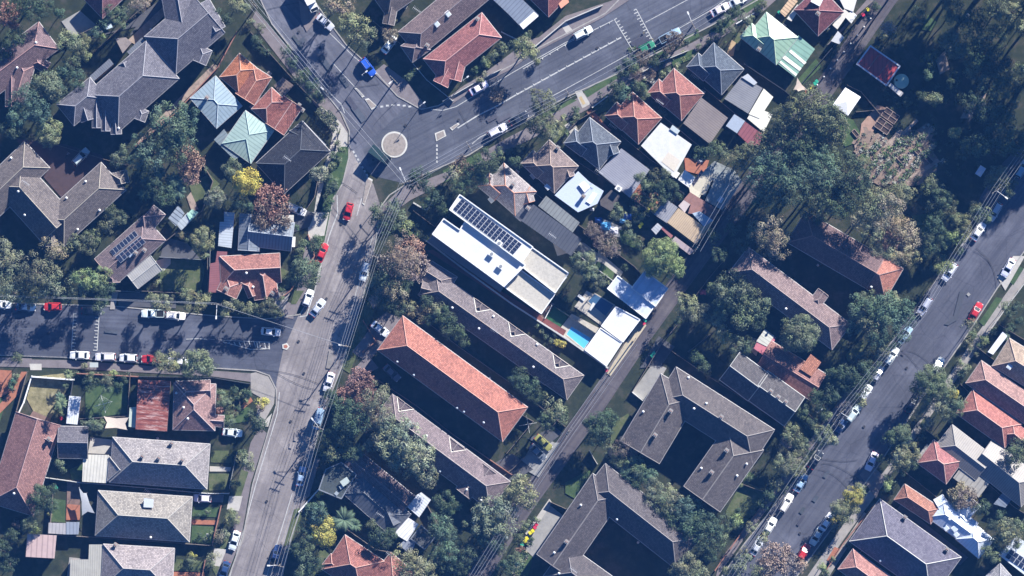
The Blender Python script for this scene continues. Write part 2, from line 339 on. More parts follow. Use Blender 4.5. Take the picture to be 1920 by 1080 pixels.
S('driveway', [(55,682),(78,682),(78,694),(57,694)], PATHL)
S('footpath', [(480,698),(503,706),(516,730),(514,757),(490,800),(478,790),(488,745),(470,735),(470,700)], PATHC)
S('footpath', [(487,800),(500,812),(470,907),(452,1010),(425,1080),(405,1080),(440,980),(452,900),(470,830)], PATHM)
S('verge', [(452,880),(466,885),(452,930),(438,935)], LAWN2); S('verge', [(395,1060),(420,1010),(432,1010),(405,1080)], LAWN2)
S('driveway', [(430,930),(455,930),(448,958),(425,955)], PATHL); S('driveway', [(402,1028),(425,1030),(412,1062),(395,1060)], PATHL)
S('driveway', [(500,785),(510,775),(503,800),(488,800)], PATHL)
S('footpath', [(880,300),(945,262),(1010,228),(1065,195),(1100,172),(1160,147),(1235,112),(1340,58),(1425,5),(1480,-40),(1500,-40),(1430,22),(1345,75),(1200,150),(1130,190),(1020,248),(900,310)], PATHM)
for q in ([(1094,172),(1155,137),(1158,147),(1101,183)], [(1018,213),(1040,205),(1070,186),(1082,188),(1060,200),(1020,222)], [(1278,72),(1308,58),(1312,68),(1290,80)], [(1225,95),(1260,82),(1255,95),(1228,108)], [(1390,15),(1420,-5),(1440,-5),(1400,25)], [(830,320),(900,285),(905,300),(830,345)], [(1330,60),(1365,35),(1380,40),(1350,62)]): S('verge', q, LAWN)
S('driveway', [(1078,172),(1090,168),(1107,195),(1092,203)], PATHL); S('driveway', [(1085,183),(1090,180),(1098,194),(1093,197)], rough_mat((.5,.38,.2), .3, key='sandstone'))
S('footpath', [(840,200),(900,160),(958,130),(1000,100),(1130,33),(1180,0),(1150,0),(1060,30),(1010,70),(990,75),(905,140),(870,160),(830,190)], PATHM)
S('driveway', [(1052,48),(1060,40),(1075,58),(1063,64)], PATHL)
S('footpath', [(700,136),(720,120),(760,150),(800,200),(790,205),(745,180)], PATHM)
S('footpath', [(762,345),(790,340),(830,325),(860,315),(850,330),(800,360),(770,375),(735,400),(712,440),(706,440),(714,388)], PATHM)
S('verge', [(690,560),(710,560),(680,640),(655,700),(640,690),(668,600)], LAWN2)
S('driveway', [(660,660),(680,635),(705,600),(725,585),(760,600),(715,650),(690,680)], PATHM); S('driveway', [(665,690),(690,665),(710,690),(690,700),(640,740)], PATHM)
S('footpath', [(557,950),(577,900),(590,860),(600,860),(580,930),(555,955)], PATHM)
S('verge', [(552,955),(572,950),(545,1020),(532,1025)], LAWN2)
S('footpath', [(1500,1100),(1580,985),(1668,870),(1735,770),(1828,632),(1888,548),(1940,475),(1960,475),(1900,560),(1838,648),(1745,780),(1678,880),(1590,1000),(1520,1100)], PATHC)
S('verge', [(1836,604),(1868,557),(1880,560),(1845,612)], LAWN); S('verge', [(1893,528),(1912,500),(1920,503),(1900,535)], LAWN)
S('driveway', [(1870,520),(1900,480),(1922,480),(1885,545)], PATHL)
S('footpath', [(1350,1050),(1400,985),(1465,895),(1530,810),(1600,715),(1600,735),(1545,815),(1470,915),(1395,1010),(1340,1090)], PATHM)
S('driveway', [(1612,890),(1630,868),(1660,895),(1642,935)], PATHM)
# yards
S('lawn', [(62,706),(120,700),(138,712),(112,752),(95,785),(62,770),(50,748)], DRY); S('lawn', [(160,715),(240,705),(238,775),(160,785)], LAWN); S('lawn', [(-5,745),(12,750),(0,790),(-20,800),(-20,745)], LAWN)
S('patio', [(-60,690),(22,695),(20,735),(0,745),(-60,750)], BRICKP); S('patio', [(40,697),(52,697),(36,738),(0,775),(-60,800),(-60,785),(-5,762),(25,730)], BRICKP)
S('patio', [(62,770),(95,785),(92,800),(50,790)], BROWNP)
S('lawn', [(395,845),(437,845),(434,868),(395,867)], LAWN2); S('lawn', [(392,888),(430,888),(422,918),(392,920)], LAWN2); S('path', [(393,874),(433,876),(432,884),(393,884)], PATHL)
S('lawn', [(362,950),(412,952),(408,970),(360,968)], LAWN); S('lawn', [(360,985),(405,988),(400,1020),(358,1018)], LAWN); S('path', [(360,974),(410,976),(408,984),(358,983)], BRICKP)
S('lawn', [(326,1048),(380,1052),(375,1072),(326,1070)], LAWN2); S('path', [(323,1072),(385,1074),(380,1100),(322,1100)], BRICKP)
S('driveway', [(362,925),(420,928),(418,942),(362,940)], PATHM); S('patio', [(126,900),(150,900),(150,950),(125,950)], BROWNP); S('patio', [(125,945),(150,947),(150,975),(124,975)], BRICKP); S('lawn', [(100,935),(123,938),(122,980),(96,978)], LAWN)
S('lawn', [(410,730),(440,735),(440,750),(425,765),(410,750)], LAWN2); S('lawn', [(415,775),(440,780),(450,760),(470,765),(465,790),(430,795)], LAWN); S('path', [(433,775),(470,745),(474,752),(437,782)], BRICKP)
S('lawn', [(300,488),(375,485),(385,505),(375,545),(300,545)], LAWN2); S('patio', [(290,490),(320,480),(320,495),(305,510)], PATHL); S('patio', [(310,445),(350,455),(375,485),(300,483)], DARKP)
S('lawn', [(355,348),(392,326),(412,345),(385,370),(365,380)], LAWN2); S('path', [(350,370),(358,360),(372,392),(360,398)], DIRT)
S('lawn', [(522,500),(545,510),(542,540),(525,545)], LAWN2); S('path', [(520,545),(545,545),(530,590),(515,570)], PATHC); S('lawn', [(552,545),(570,545),(555,570),(545,570)], LAWN2)
S('driveway', [(525,378),(590,400),(580,425),(540,440),(525,400)], DARKP)
S('driveway', [(210,545),(222,548),(215,580),(206,580)], PATHC); S('driveway', [(222,548),(330,552),(330,578),(222,574)], DARKP)
S('patio', [(170,820),(215,825),(212,852),(165,850)], PATHL); S('patio', [(130,880),(155,870),(155,900),(135,900)], LAWN); S('driveway', [(130,1045),(165,1048),(160,1090),(125,1085)], CONC)
S('driveway', [(30,260),(120,270),(190,290),(200,310),(115,370),(80,330)], rough_mat((.075,.05,.052), .3, key='red_asphalt'))
S('path', [(60,100),(225,55),(300,0),(330,0),(240,70),(255,50)], DARKP); S('path', [(240,75),(330,-10),(345,-10),(255,85)], DIRT)
S('path', [(255,270),(300,220),(400,120),(412,125),(330,205),(260,275)], DIRT); S('patio', [(115,40),(150,20),(195,60),(140,75)], CONC)
S('path', [(560,0),(600,30),(575,60),(565,40)], PATHM)
S('driveway', [(1195,515),(1215,530),(1215,560),(1195,560)], DARKP)
S('patio', [(1035,450),(1095,455),(1140,490),(1120,500),(1080,470),(1045,480)], CONC); S('lawn', [(1120,490),(1155,505),(1145,530),(1110,505)], LAWN); S('path', [(1122,470),(1168,510),(1163,520),(1118,484)], PATHL)
S('patio', [(1130,410),(1165,425),(1165,445),(1130,440)], CONC); S('lawn', [(1160,430),(1195,440),(1200,470),(1165,455)], LAWN); S('lawn', [(1185,360),(1235,375),(1230,400),(1190,385)], LAWN2)
S('patio', [(1283,296),(1330,300),(1320,330),(1285,320)], BRICKP); S('patio', [(1185,350),(1200,340),(1205,365),(1190,375)], BRICKP)
S('patio', [(1077,575),(1100,545),(1157,575),(1127,610)], DECKW); S('patio', [(1042,626),(1072,588),(1123,615),(1095,658)], DECKW); S('turf', [(1022,596),(1040,574),(1068,590),(1048,616)], TURF)
S('path', [(800,470),(812,468),(1062,620),(1055,632)], rough_mat((.2,.07,.06), .4, key='red_path')); S('patio', [(1013,592),(1034,567),(1040,570),(1018,598)], BROWNP)
S('path', [(1165,655),(1200,600),(1212,610),(1145,705),(1138,700)], rough_mat((.55,.47,.33), .3, key='sand_path'))
S('driveway', [(1185,735),(1225,680),(1250,690),(1213,755)], CONC); S('driveway', [(1200,690),(1235,630),(1265,650),(1240,685)], DARKP)
S('lawn', [(1150,792),(1178,775),(1188,800),(1165,845),(1140,855)], LAWN2); S('lawn', [(1060,905),(1092,888),(1110,880),(1078,935),(1060,925)], LAWN)
S('driveway', [(985,1030),(1028,945),(1060,970),(1000,1045)], CONC); S('path', [(985,1000),(1030,935),(1035,942),(992,1010)], PATHL); S('lawn', [(968,1080),(985,1035),(1000,1045),(990,1080)], LAWN)
S('driveway', [(985,855),(1010,815),(1040,830),(1050,830),(1010,895),(965,870)], CONC); S('driveway', [(990,822),(1040,800),(1055,812),(1020,840)], DARKP)
S('lawn', [(1360,960),(1392,900),(1440,925),(1395,985),(1370,985)], LAWN2); S('lawn', [(1382,895),(1400,880),(1420,895),(1400,905)], LAWN)
S('lawn', [(1545,205),(1600,225),(1620,262),(1585,275),(1560,240)], LAWN); S('path', [(1615,232),(1645,197),(1662,202),(1650,225),(1628,262),(1612,258)], rough_mat((.42,.27,.2), .35, key='terracotta_gravel'))
S('path', [(1600,262),(1650,262),(1655,330),(1630,330),(1605,290)], DIRT)
def organic(pts, amp, n=7):
    r = random.Random(5); o = []
    for i in range(len(pts)):
        a, c = Vector(pts[i]), Vector(pts[(i+1) % len(pts)]); nn = Vector((-(c-a).y, (c-a).x)).normalized()
        for k in range(n): o.append(tuple(a+(c-a)*k/n+nn*r.uniform(-amp, amp)))
    return o
S('garden_soil', organic([(1600,262),(1625,238),(1665,262),(1735,232),(1752,262),(1758,320),(1725,345),(1640,345),(1608,300)], 5), rough_mat((.30,.22,.17), .55, 1.1, 5, key='garden_soil'))
for a, c, ww in (((1605,345),(1690,243),9),((1640,330),(1720,250),8),((1680,330),(1750,238),9),((1700,340),(1760,300),8),((1650,290),(1720,225),6)): S('path', ribbon([a, c], ww), DIRT)
S('path', [(1820,210),(1835,190),(1850,195),(1815,230)], DARKP); S('lawn', [(1728,55),(1740,28),(1757,42),(1745,58)], LAWN); S('path', [(1755,110),(1772,95),(1780,130),(1762,140)], DIRT); S('path', [(1800,222),(1815,195),(1850,175),(1845,190),(1815,222)], DIRT)
S('lawn', [(1710,405),(1740,400),(1745,435),(1720,440)], LAWN); S('lawn', [(1605,655),(1618,635),(1620,650),(1600,680)], LAWN2); S('lawn', [(1585,665),(1612,640),(1620,650),(1590,680)], LAWN2)
S('driveway', [(1860,330),(1895,290),(1930,290),(1885,330)], DARKP); S('lawn', [(1395,65),(1385,95),(1370,90),(1385,60)], LAWN2); S('lawn', [(1258,110),(1300,92),(1310,105),(1262,125)], LAWN); S('lawn', [(1110,200),(1140,175),(1150,200),(1120,215)], LAWN)
S('patio', [(1360,105),(1372,75),(1380,80),(1375,105)], rough_mat((.5,.36,.2), .3, key='sandstone2')); S('path', [(1100,210),(1110,205),(1145,245),(1137,250)], BRICKP); S('path', [(1210,138),(1232,152),(1226,160),(1205,146)], PATHL)
S('lawn', [(1025,235),(1060,225),(1070,240),(1040,270)], LAWN2); S('path', [(1058,235),(1075,225),(1085,245),(1070,252)], PATHL); S('patio', [(1510,170),(1525,160),(1520,172),(1508,182)], BRICKP)
S('lawn', [(1495,150),(1530,110),(1540,125),(1505,160)], LAWN); S('path', [(1560,80),(1605,30),(1640,0),(1625,0),(1590,40),(1550,85)], PATHM)
S('lawn', [(645,1070),(600,1040),(608,1030),(620,1042)], LAWN2); S('path', [(1560,1060),(1575,1030),(1565,1025),(1550,1050)], BRICKP); S('path', [(1545,1075),(1620,960),(1628,965),(1555,1080)], PATHC)
S('patio', [(1400,650),(1410,632),(1428,640),(1418,668)], PATHL); S('lawn', [(575,1085),(600,1030),(612,1040),(590,1085)], LAWN2); S('lawn', [(1725,795),(1735,780),(1745,800),(1735,815)], LAWN2)
S('driveway', [(1655,985),(1690,945),(1815,1045),(1800,1060)], DARKP); S('path', [(690,560),(770,480),(780,490),(700,580)], DIRT)
S('patio', [(870,900),(960,850),(1000,880),(965,900)], DARKP)
# pools
def pool(pts, c, label):
    def fn(t, n, l, b):
        b.inputs['Base Color'].default_value = rgba(c); b.inputs['Roughness'].default_value = .05
        bp = n.new('ShaderNodeBump'); bp.inputs['Strength'].default_value = .3; l.new(noise(n, l, geo(n), 2.5, 3, .5), bp.inputs['Height']); l.new(bp.outputs[0], b.inputs['Normal'])
    o = empty('swimming_pool', (0,0,0)); b = MB(); b.prism([P0(*p) for p in pts], .05, .275); b.build('water', mat(('pool_water', c), fn), o)
    b = MB(); q = [P0(*p) for p in pts]
    for i in range(4): d = q[(i+1)%4]-q[i]; c_ = (q[i]+q[(i+1)%4])/2; b.box((c_.x, c_.y, .2), (d.length+.2, .25, .16+.004*(i%2)), math.atan2(d.y, d.x))
    b.build('coping', DECKW, o); tag(o, label, 'swimming pool')
pool([(1061,627),(1071,611),(1110,634),(1095,655)], (.10,.42,.72), 'bright blue swimming pool beside the white garage roofs')
pool([(1101,565),(1115,550),(1152,572),(1135,594)], (.05,.11,.2), 'dark covered swimming pool in the courtyard above the bright blue one')
# ------------------------------------------------------------------ houses
LAND = []                                   # (x, y, short description) used to say where small things stand
def shared(name, build):
    if name not in _mc: o = build(); _mc[name] = o.data; bpy.data.objects.remove(o)
    return _mc[name]
def inst(name, me, parent, loc, rz=0, tilt=None):
    o = bpy.data.objects.new(name, me); C.objects.link(o); o.parent = parent; o.location = loc
    o.rotation_euler = (0, 0, rz) if tilt is None else tilt
    return o
def mk_window():
    b = MB(); b.box((0,0,0), (1.5,.12,1.2), 0, 0); b.box((0,-.075,0), (1.3,.03,1.0), 0, 1); b.box((0,-.1,0), (.06,.03,1.0), 0, 0); return b.build('window', [WHITE, GLASS])
def mk_door():
    b = MB(); b.box((0,0,1.05), (1.0,.12,2.1), 0, 0); b.box((0,-.08,1.05), (.82,.04,1.95), 0, 1); b.box((.33,-.12,1.0), (.05,.05,.12), 0, 0); return b.build('door', [WHITE, plain((.12,.05,.04), .5, 'door_paint')])
def mk_solar():
    b = MB(); b.box((0,0,0), (1.0,1.6,.05), 0, 0)
    b.box((0,0,.03), (.9,1.5,.03), 0, 1); return b.build('solar_panel', [plain((.5,.52,.56), .4, 'panel_frame'), plain((.022,.03,.06), .15, 'panel_cell')])
def mk_chim():
    b = MB(); b.box((0,0,0), (.8,.8,2.2), 0, 0); b.box((0,0,1.15), (.95,.95,.14), 0, 1); b.bar((-.18,0,1.2),(-.18,0,1.5),.12,8,2); b.bar((.18,0,1.2),(.18,0,1.5),.12,8,2); return b.build('chimney', [rough_mat((.3,.17,.13), .4, 3, 9, key='chimney_brick'), CONC, plain((.3,.14,.1), .8, 'pot')])
def mk_vent():
    b = MB(); b.bar((0,0,-.3),(0,0,.35),.16,10); b.bar((0,0,.35),(0,0,.5),(.3,.24),10); b.bar((0,0,.5),(0,0,.62),(.24,.05),10); return b.build('roof_vent', WHITE)
def mk_sky():
    b = MB(); b.box((0,0,0), (1.1,1.3,.25), 0, 0); b.box((0,0,.14), (.9,1.1,.06), 0, 1); return b.build('skylight', [WHITE, plain((.5,.55,.6), .15, 'skylight_glass')])
def mk_ant():
    b = MB(); b.bar((0,0,-.3),(0,0,2.2),.04,6); b.bar((-1,0,2.1),(1,0,2.1),.035,5)
    for i in range(6): x = -.9+i*.36; b.bar((x,-.55+.05*i,2.13),(x,.55-.05*i,2.13),.025,4)
    return b.build('tv_antenna', plain((.55,.56,.58), .4, 'aluminium', .5))
def mk_air():
    b = MB(); b.box((0,0,.4), (1.4,1.1,.8), 0, 0); b.bar((0,0,.8),(0,0,.86),.38,12,1); return b.build('air_conditioner', [WHITE, plain((.25,.26,.27), .5, 'grille')])
MK = dict(window=mk_window, door=mk_door, solar_panel=mk_solar, chimney=mk_chim, roof_vent=mk_vent, skylight=mk_sky, tv_antenna=mk_ant, air_conditioner=mk_air)
BRICKW = {}
def wallmat(c): return rough_mat(c, .25, .6, 7, key='wall_brick')
RED=(.30,.12,.09); ORG=(.5,.2,.12); PINK=(.42,.22,.18); MAUVE=(.20,.135,.14); BRN=(.165,.14,.13); GREYM=(.155,.148,.17); CHAR=(.075,.075,.09); SLATE=(.12,.12,.16); BEIGE=(.36,.32,.29); GRYB=(.17,.16,.155); SLG=(.24,.26,.30)
def house(label, short, wings, c=RED, flats=(), wall=(.28,.17,.13), ze=3.2, pitch=31, kind='house', cap=None, extras=(), cat='house', m=None, win=True, solar=(), gut=(.45,.43,.42)):
    allp = [(q[0], q[1]) for q in wings]+[(q[2], q[3]) for q in wings]+[p for f in flats for p in f[0]]
    cx = sum(p[0] for p in allp)/len(allp); cy = sum(p[1] for p in allp)/len(allp)
    org = P0(cx, cy); root = empty(kind, org); tag(root, label, cat, None); LAND.append((cx, cy, short))
    planes = []; RB = {}; WALL = MB(); CAP = MB(); GUT = MB(); VAL = MB(); wins = []; doorpos = None
    capc = cap if cap else tuple(min(1, v*1.35+.06) for v in c)
    for k, q in enumerate(wings):
        x1, y1, x2, y2, wp, ends = q[:6]; o = q[6] if len(q) > 6 else {}
        z0 = o.get('z', 0)+ze+rnd.uniform(-.03, .03); pt = math.tan(R(o.get('p', pitch)+rnd.uniform(-.3, .3)))
        mm = o.get('m') or m or tile(o.get('c', c)); pn = o.get('n', 'roof')
        A = P(x1, y1, z0); B = P(x2, y2, z0); W = wp*PX; ax = (B-A); L = ax.length; ax.normalize(); nn = Vector((-ax.y, ax.x, 0))
        if 'h' in ends and ends == 'hh' and L < W:
            mid = (A+B)/2; A2 = mid-nn*W/2; L, W = W, L; ax, nn = nn, -ax; A = A2
        hw = W/2; h = hw*pt
        a = hw if ends[0] == 'h' else 0; e = hw if ends[1] == 'h' else 0
        if a+e > L: s_ = L/(a+e); a *= s_; e *= s_
        def T(u, v, z): return A+ax*u+nn*v+Vector((0,0,z))-Vector((0,0,0))
        E = [T(0,-hw,0), T(L,-hw,0), T(L,hw,0), T(0,hw,0)]; r1 = T(a,0,h); r2 = T(L-e,0,h)
        rb = RB.setdefault((pn, mm.name), (MB(), mm))[0]; sl = math.hypot(hw, h)
        rb.face([E[0], E[1], r2, r1], 0, [(0,0),(L,0),(L-e,sl),(a,sl)]); rb.face([E[2], E[3], r1, r2], 0, [(0,0),(L,0),(L-a,sl),(e,sl)])
        s1 = math.hypot(a, h); s2 = math.hypot(e, h)
        if ends[0] == 'h': rb.face([E[3], E[0], r1], 0, [(0,0),(W,0),(hw,s1)])
        else: rb.face([E[3], E[0], r1], 1)
        if ends[1] == 'h': rb.face([E[1], E[2], r2], 0, [(0,0),(W,0),(hw,s2)])
        else: rb.face([E[1], E[2], r2], 1)
        D = [p-Vector((0,0,.18)) for p in E]
        for i in range(4): rb.face([D[i], D[(i+1)%4], E[(i+1)%4], E[i]], 1)
        rb.face(D[::-1], 1)
        cr = .11; up = Vector((0,0,.04))
        CAP.bar(r1+up, r2+up, cr)
        for s_, ends_, i_, rr in ((a, ends[0], (0,3), r1), (e, ends[1], (1,2), r2)):
            for i in i_: CAP.bar(E[i]+up, rr+up, cr if ends_ == 'h' else .08)
        if 'v' in o:
            VP = T(L-hw, 0, h)+up*2; VAL.bar(E[1]+up*2, VP, .13); VAL.bar(E[2]+up*2, VP, .13)
        for i in range(4):
            if (i == 1 and ends[1] != 'h') or (i == 3 and ends[0] != 'h'): continue
            GUT.bar(E[i]-Vector((0,0,.06)), E[(i+1)%4]-Vector((0,0,.06)), .085)
        planes.append((A, ax, nn, L, hw, a, e, pt, z0))
        ins = .45; q4 = [T(ins,-hw+ins,0), T(L-ins,-hw+ins,0), T(L-ins,hw-ins,0), T(ins,hw-ins,0)]
        WALL.prism(q4, 0, z0-.17)
        if win and L > 5 and W > 3.5:
            for sgn in (-1, 1):
                for fr in (.28, .72): 
                    for lev in range(2 if ze > 4.5 else 1):
                        wins.append((T(L*fr, sgn*(hw-ins+.03), 0), math.atan2(ax.y, ax.x)+(0 if sgn < 0 else math.pi), 1.6+2.8*lev))
            if doorpos is None: doorpos = (T(L*.5, -(hw-ins+.03), 0), math.atan2(ax.y, ax.x))
    for f in flats:
        pts, z, mm = f[0], f[1], f[2]; o = f[3] if len(f) > 3 else {}
        q3 = [P(x, y, z) for x, y in pts]; b = MB(); n = len(q3)
        if sum(q3[i].x*q3[(i+1)%n].y-q3[(i+1)%n].x*q3[i].y for i in range(n)) < 0: q3.reverse()
        li = max(range(n), key=lambda i: (q3[(i+1)%n]-q3[i]).length) if not o.get('rib') else o['rib']-1
        d = (q3[(li+1)%n]-q3[li]).normalized(); nv = Vector((-d.y, d.x, 0)); 
        uv = [((p.dot(d)), (p.dot(nv))) for p in q3]
        if o.get('perp'): uv = [(v, u) for u, v in uv]
        tz = [z+o['slope']*((p-q3[0]).dot(nv)) if 'slope' in o else z for p in q3]
        top = [Vector((p.x, p.y, t)) for p, t in zip(q3, tz)]
        b.face(top, 0, uv)
        bo = [p-Vector((0,0,.22)) for p in top]
        for i in range(n): b.face([bo[i], bo[(i+1)%n], top[(i+1)%n], top[i]], 1)
        b.face(bo[::-1], 1)
        b.build(o.get('n', 'flat_roof'), [mm, plain(o.get('edge', gut), .5, 'fascia')], root)
        if o.get('par'):
            pb = MB(); hgt = o['par']
            for i in range(n):
                dd = top[(i+1)%n]-top[i]; cc = (top[i]+top[(i+1)%n])/2
                pb.box((cc.x, cc.y, z+hgt/2-.1+.002*i), (dd.length+.1, .24, hgt+.2), math.atan2(dd.y, dd.x))
            pb.build('parapet', plain(o.get('pc', (.75,.75,.74)), .6, 'render'), root)
        cxm = sum((p.x for p in q3))/n; cym = sum((p.y for p in q3))/n
        planes.append(('flat', [(p.x, p.y) for p in q3], z))
        zb = o.get('zb', 0)
        if o.get('open'):
            for p in q3: pp = Vector((cxm, cym, 0)); t = Vector((p.x, p.y, 0)); t = t+(pp-t).normalized()*.25; WALL.box((t.x, t.y, (z-.22)/2), (.14,.14,z-.22))
        else:
            qi = []
            for p in q3: t = Vector((p.x, p.y, 0)); dd = (Vector((cxm, cym, 0))-t); qi.append(t+dd.normalized()*.25)
            WALL.prism(qi, zb, z-.21)
    FAS = plain(gut, .55, 'fascia')
    ridge = None
    for (pn, _), (rb, mm) in RB.items():
        r_ = rb.build(pn, [mm, FAS], root); ridge = ridge or r_
    if wings and ridge:
        CAP.build('ridge_cap', plain(mul(capc, .8), .8, 'ridge_cap'), ridge); GUT.build('gutter', FAS, ridge); VAL.build('valley_flashing', plain((.6,.57,.5), .6, 'flashing'), ridge)
    WALL.build('wall', wallmat(wall), root)
    for o_ in [x for x in C.objects if x.parent is root or (ridge and x.parent is ridge)]:
        if o_.parent is root: o_.location = -org
    def hz(X, Y):
        best = 0
        for pl in planes:
            if pl[0] == 'flat':
                pts = pl[1]; ins_ = False; j = len(pts)-1
                for i in range(len(pts)):
                    if (pts[i][1] > Y) != (pts[j][1] > Y) and X < (pts[j][0]-pts[i][0])*(Y-pts[i][1])/(pts[j][1]-pts[i][1])+pts[i][0]: ins_ = not ins_
                    j = i
                if ins_: best = max(best, pl[2])
                continue
            A, ax, nn, L, hw, a, e, pt, z0 = pl; d = Vector((X, Y, z0))-A; u = d.dot(ax); v = d.dot(nn)
            if 0 <= u <= L and abs(v) <= hw:
                t = hw-abs(v)
                if a: t = min(t, u*hw/a)
                if e: t = min(t, (L-u)*hw/e)
                best = max(best, z0+t*pt)
        return best
    for p, rz, z in wins: inst('window', shared('window', mk_window), root, Vector((p.x, p.y, z))-org, rz)
    if doorpos and win: inst('door', shared('door', mk_door), root, Vector((doorpos[0].x, doorpos[0].y, 0))-org, doorpos[1])
    for ex in extras:
        kd, x, y = ex[:3]; p = P(x, y, ze+1.5); z = hz(p.x, p.y)
        inst(kd, shared(kd, MK[kd]), root, Vector((p.x, p.y, z+(.1 if kd == 'skylight' else 0)))-org, R(ex[3]) if len(ex) > 3 else R(-35))
    for (x1, y1, x2, y2, x3, y3, nx, ny) in solar:      # corner, end of row, end of column
        a = Vector((x1,y1)); u = (Vector((x2,y2))-a)/nx; v = (Vector((x3,y3))-a)/ny
        for i in range(nx):
            for j in range(ny):
                c2 = a+u*(i+.5)+v*(j+.5)
                def pt3(c_): p = P(c_.x, c_.y, ze+1.5); return Vector((p.x, p.y, hz(p.x, p.y)))
                p0 = pt3(c2); pu = pt3(c2+u*.3)-pt3(c2-u*.3); pv = pt3(c2+v*.3)-pt3(c2-v*.3)
                pu.normalize(); nz = pu.cross(pv).normalized()
                if nz.z < 0: nz = -nz
                vv = nz.cross(pu); M3 = Matrix((pu, vv, nz)).transposed()
                o2 = inst('solar_panel', shared('solar_panel', mk_solar), root, p0+nz*.12-org); o2.rotation_euler = M3.to_euler()
                o2.scale = (u.length*PX*.96, v.length*PX/1.6*.97, 1)
    return root
exec_h = house
VV = 'roof_vent'; CH = 'chimney'; AN = 'tv_antenna'; SKY = 'skylight'; AC = 'air_conditioner'
# --- top left
house('mauve red tiled house at the left edge with several hips, leafy trees on its right', 'mauve left edge house',
      [(92,66,-30,158,64,'hh'), (50,118,28,192,34,'hg'), (62,112,90,128,22,'hg'), (22,110,22,200,24,'hg')], MAUVE, cap=(.5,.3,.28), extras=[(VV,68,80),(VV,32,127),(VV,20,100)])
house('maroon tiled roof corner cut off by the top edge, above the blue grey yard', 'maroon top edge roof', [(175,17,240,-45,50,'hh')], (.24,.12,.13), cap=(.45,.25,.25))
house('very large grey tiled apartment complex with many hips and gables at upper left', 'large grey apartment complex',
      [(392,26,300,104,92,'gh',{'p':30}), (305,112,190,213,94,'hh'), (330,-25,345,60,60,'gg',{'p':26}), (252,162,232,118,22,'hg'), (181,180,181,240,17,'hg'), (198,178,198,246,16,'hg'), (214,185,218,252,20,'hg'), (185,165,122,216,52,'hh'), (355,45,370,72,30,'hg'), (375,8,405,60,40,'gg',{'p':30}), (150,178,165,226,26,'hg'), (270,205,262,226,20,'hg'), (386,90,374,118,26,'hg')],
      GREYM, ze=6, cap=(.40,.39,.42), kind='apartment_block', cat='apartment building', wall=(.3,.24,.2), extras=[(CH,297,101),(VV,222,240),(VV,279,52)],
      flats=[([(216,72),(236,70),(247,80),(230,100)], 4.5, rough_mat((.3,.25,.22), key='balcony')), ([(238,97),(266,70),(273,78),(245,105)], 5.4, metal((.17,.18,.2),.5)), ([(168,143),(205,110),(213,120),(176,152)], 5.4, metal((.17,.18,.2),.5))])
house('orange tiled house touching the pale blue metal roof', 'orange tiled roof', [(430,122,466,152,58,'hh'),(492,134,459,186,42,'hg',{'c':(.33,.13,.09)})], (.48,.18,.09), cap=(.7,.4,.3), extras=[(CH,503,137)])
house('pale blue metal roofed hip house below the orange tiled roof', 'pale blue metal roof', [(380,163,430,220,64,'hh',{'p':11})], (.34,.42,.48), m=metal((.30,.38,.42), .8), cap=(.5,.58,.62), extras=[(CH,388,183)])
house('pale green metal roofed hip house left of the black tiled house', 'pale green metal roof', [(438,238,492,276,76,'hh',{'p':13})], (.32,.45,.4), m=metal((.34,.45,.40), .8), cap=(.45,.6,.55), flats=[([(401,262),(420,242),(455,290),(440,300)], 2.9, metal((.2,.24,.25),.7))])
house('red tiled house with a peach lit slope and parapet ends, above the black tiled house', 'red tiled corner roof', [(490,184,520,212,56,'hh'),(549,191,515,242,42,'gg')], (.34,.13,.10), cap=(.6,.38,.33), extras=[(CH,566,205),(CH,560,196)], flats=[([(467,200),(486,182),(500,190),(480,215)], 2.8, metal((.3,.12,.1)))])
house('small flat brown roofed shed right of the red tiled corner roof', 'small brown shed roof', [], flats=[([(513,160),(530,145),(551,160),(530,183)], 2.6, metal((.17,.13,.11),.6))], kind='shed', cat='shed')
house('black tiled hip house left of the roundabout', 'black tiled house', [(506,335,593,255,78,'hh'), (556,240,575,290,30,'hg')], (.035,.036,.045), cap=(.12,.13,.15), extras=[(AN,540,298)], flats=[([(560,232),(568,226),(612,272),(604,276)], 2.8, metal((.3,.32,.35)))])
house('large brown grey apartment building at the left edge, folded round a car court', 'brown left apartment building',
      [(70,290,-50,405,69,'hg'), (213,330,96,436,70,'hh'), (12,322,108,428,78,'hg'), (95,395,98,462,24,'hg'), (222,322,228,345,30,'hg')], BRN, ze=6, pitch=31, cap=(.45,.4,.33), kind='apartment_block', cat='apartment building', extras=[(VV,20,296),(VV,160,340),(VV,124,371),(VV,186,394),(VV,145,430),(VV,35,359),(VV,46,403),(AN,50,343)])
house('mauve tiled house with a rectangle of solar panels, above left of the pale shed', 'mauve house with solar panels', [(290,427,198,509,63,'hg'), (210,490,212,530,26,'hg'),(292,425,270,407,58,'hg')], (.19,.145,.15), cap=(.42,.3,.29), solar=[(204,471,251,432,214,481,8,1),(216,482,263,443,227,493,7,1)], extras=[(SKY,244,476,40),(CH,255,474),(CH,271,469)], ze=3.4)
house('pale grey metal gable shed below right of the roof with solar panels', 'pale grey gable shed', [(248,528,293,493,34,'gg',{'p':14})], (.36,.36,.34), m=metal((.36,.35,.33), .5), kind='shed', cat='shed', win=False)
house('small open pergola with striped pale and green sheets behind the solar roof', 'striped pergola', [], flats=[([(315,410),(334,385),(346,400),(330,424)], 2.6, metal((.3,.34,.38),.9,.4,.35),{'open':1}), ([(330,420),(352,398),(366,406),(340,432)], 2.5, metal((.42,.46,.48)),{'open':1}), ([(350,402),(360,392),(372,398),(357,415)], 2.7, metal((.4,.62,.48)),{'open':1})], kind='pergola', cat='pergola')
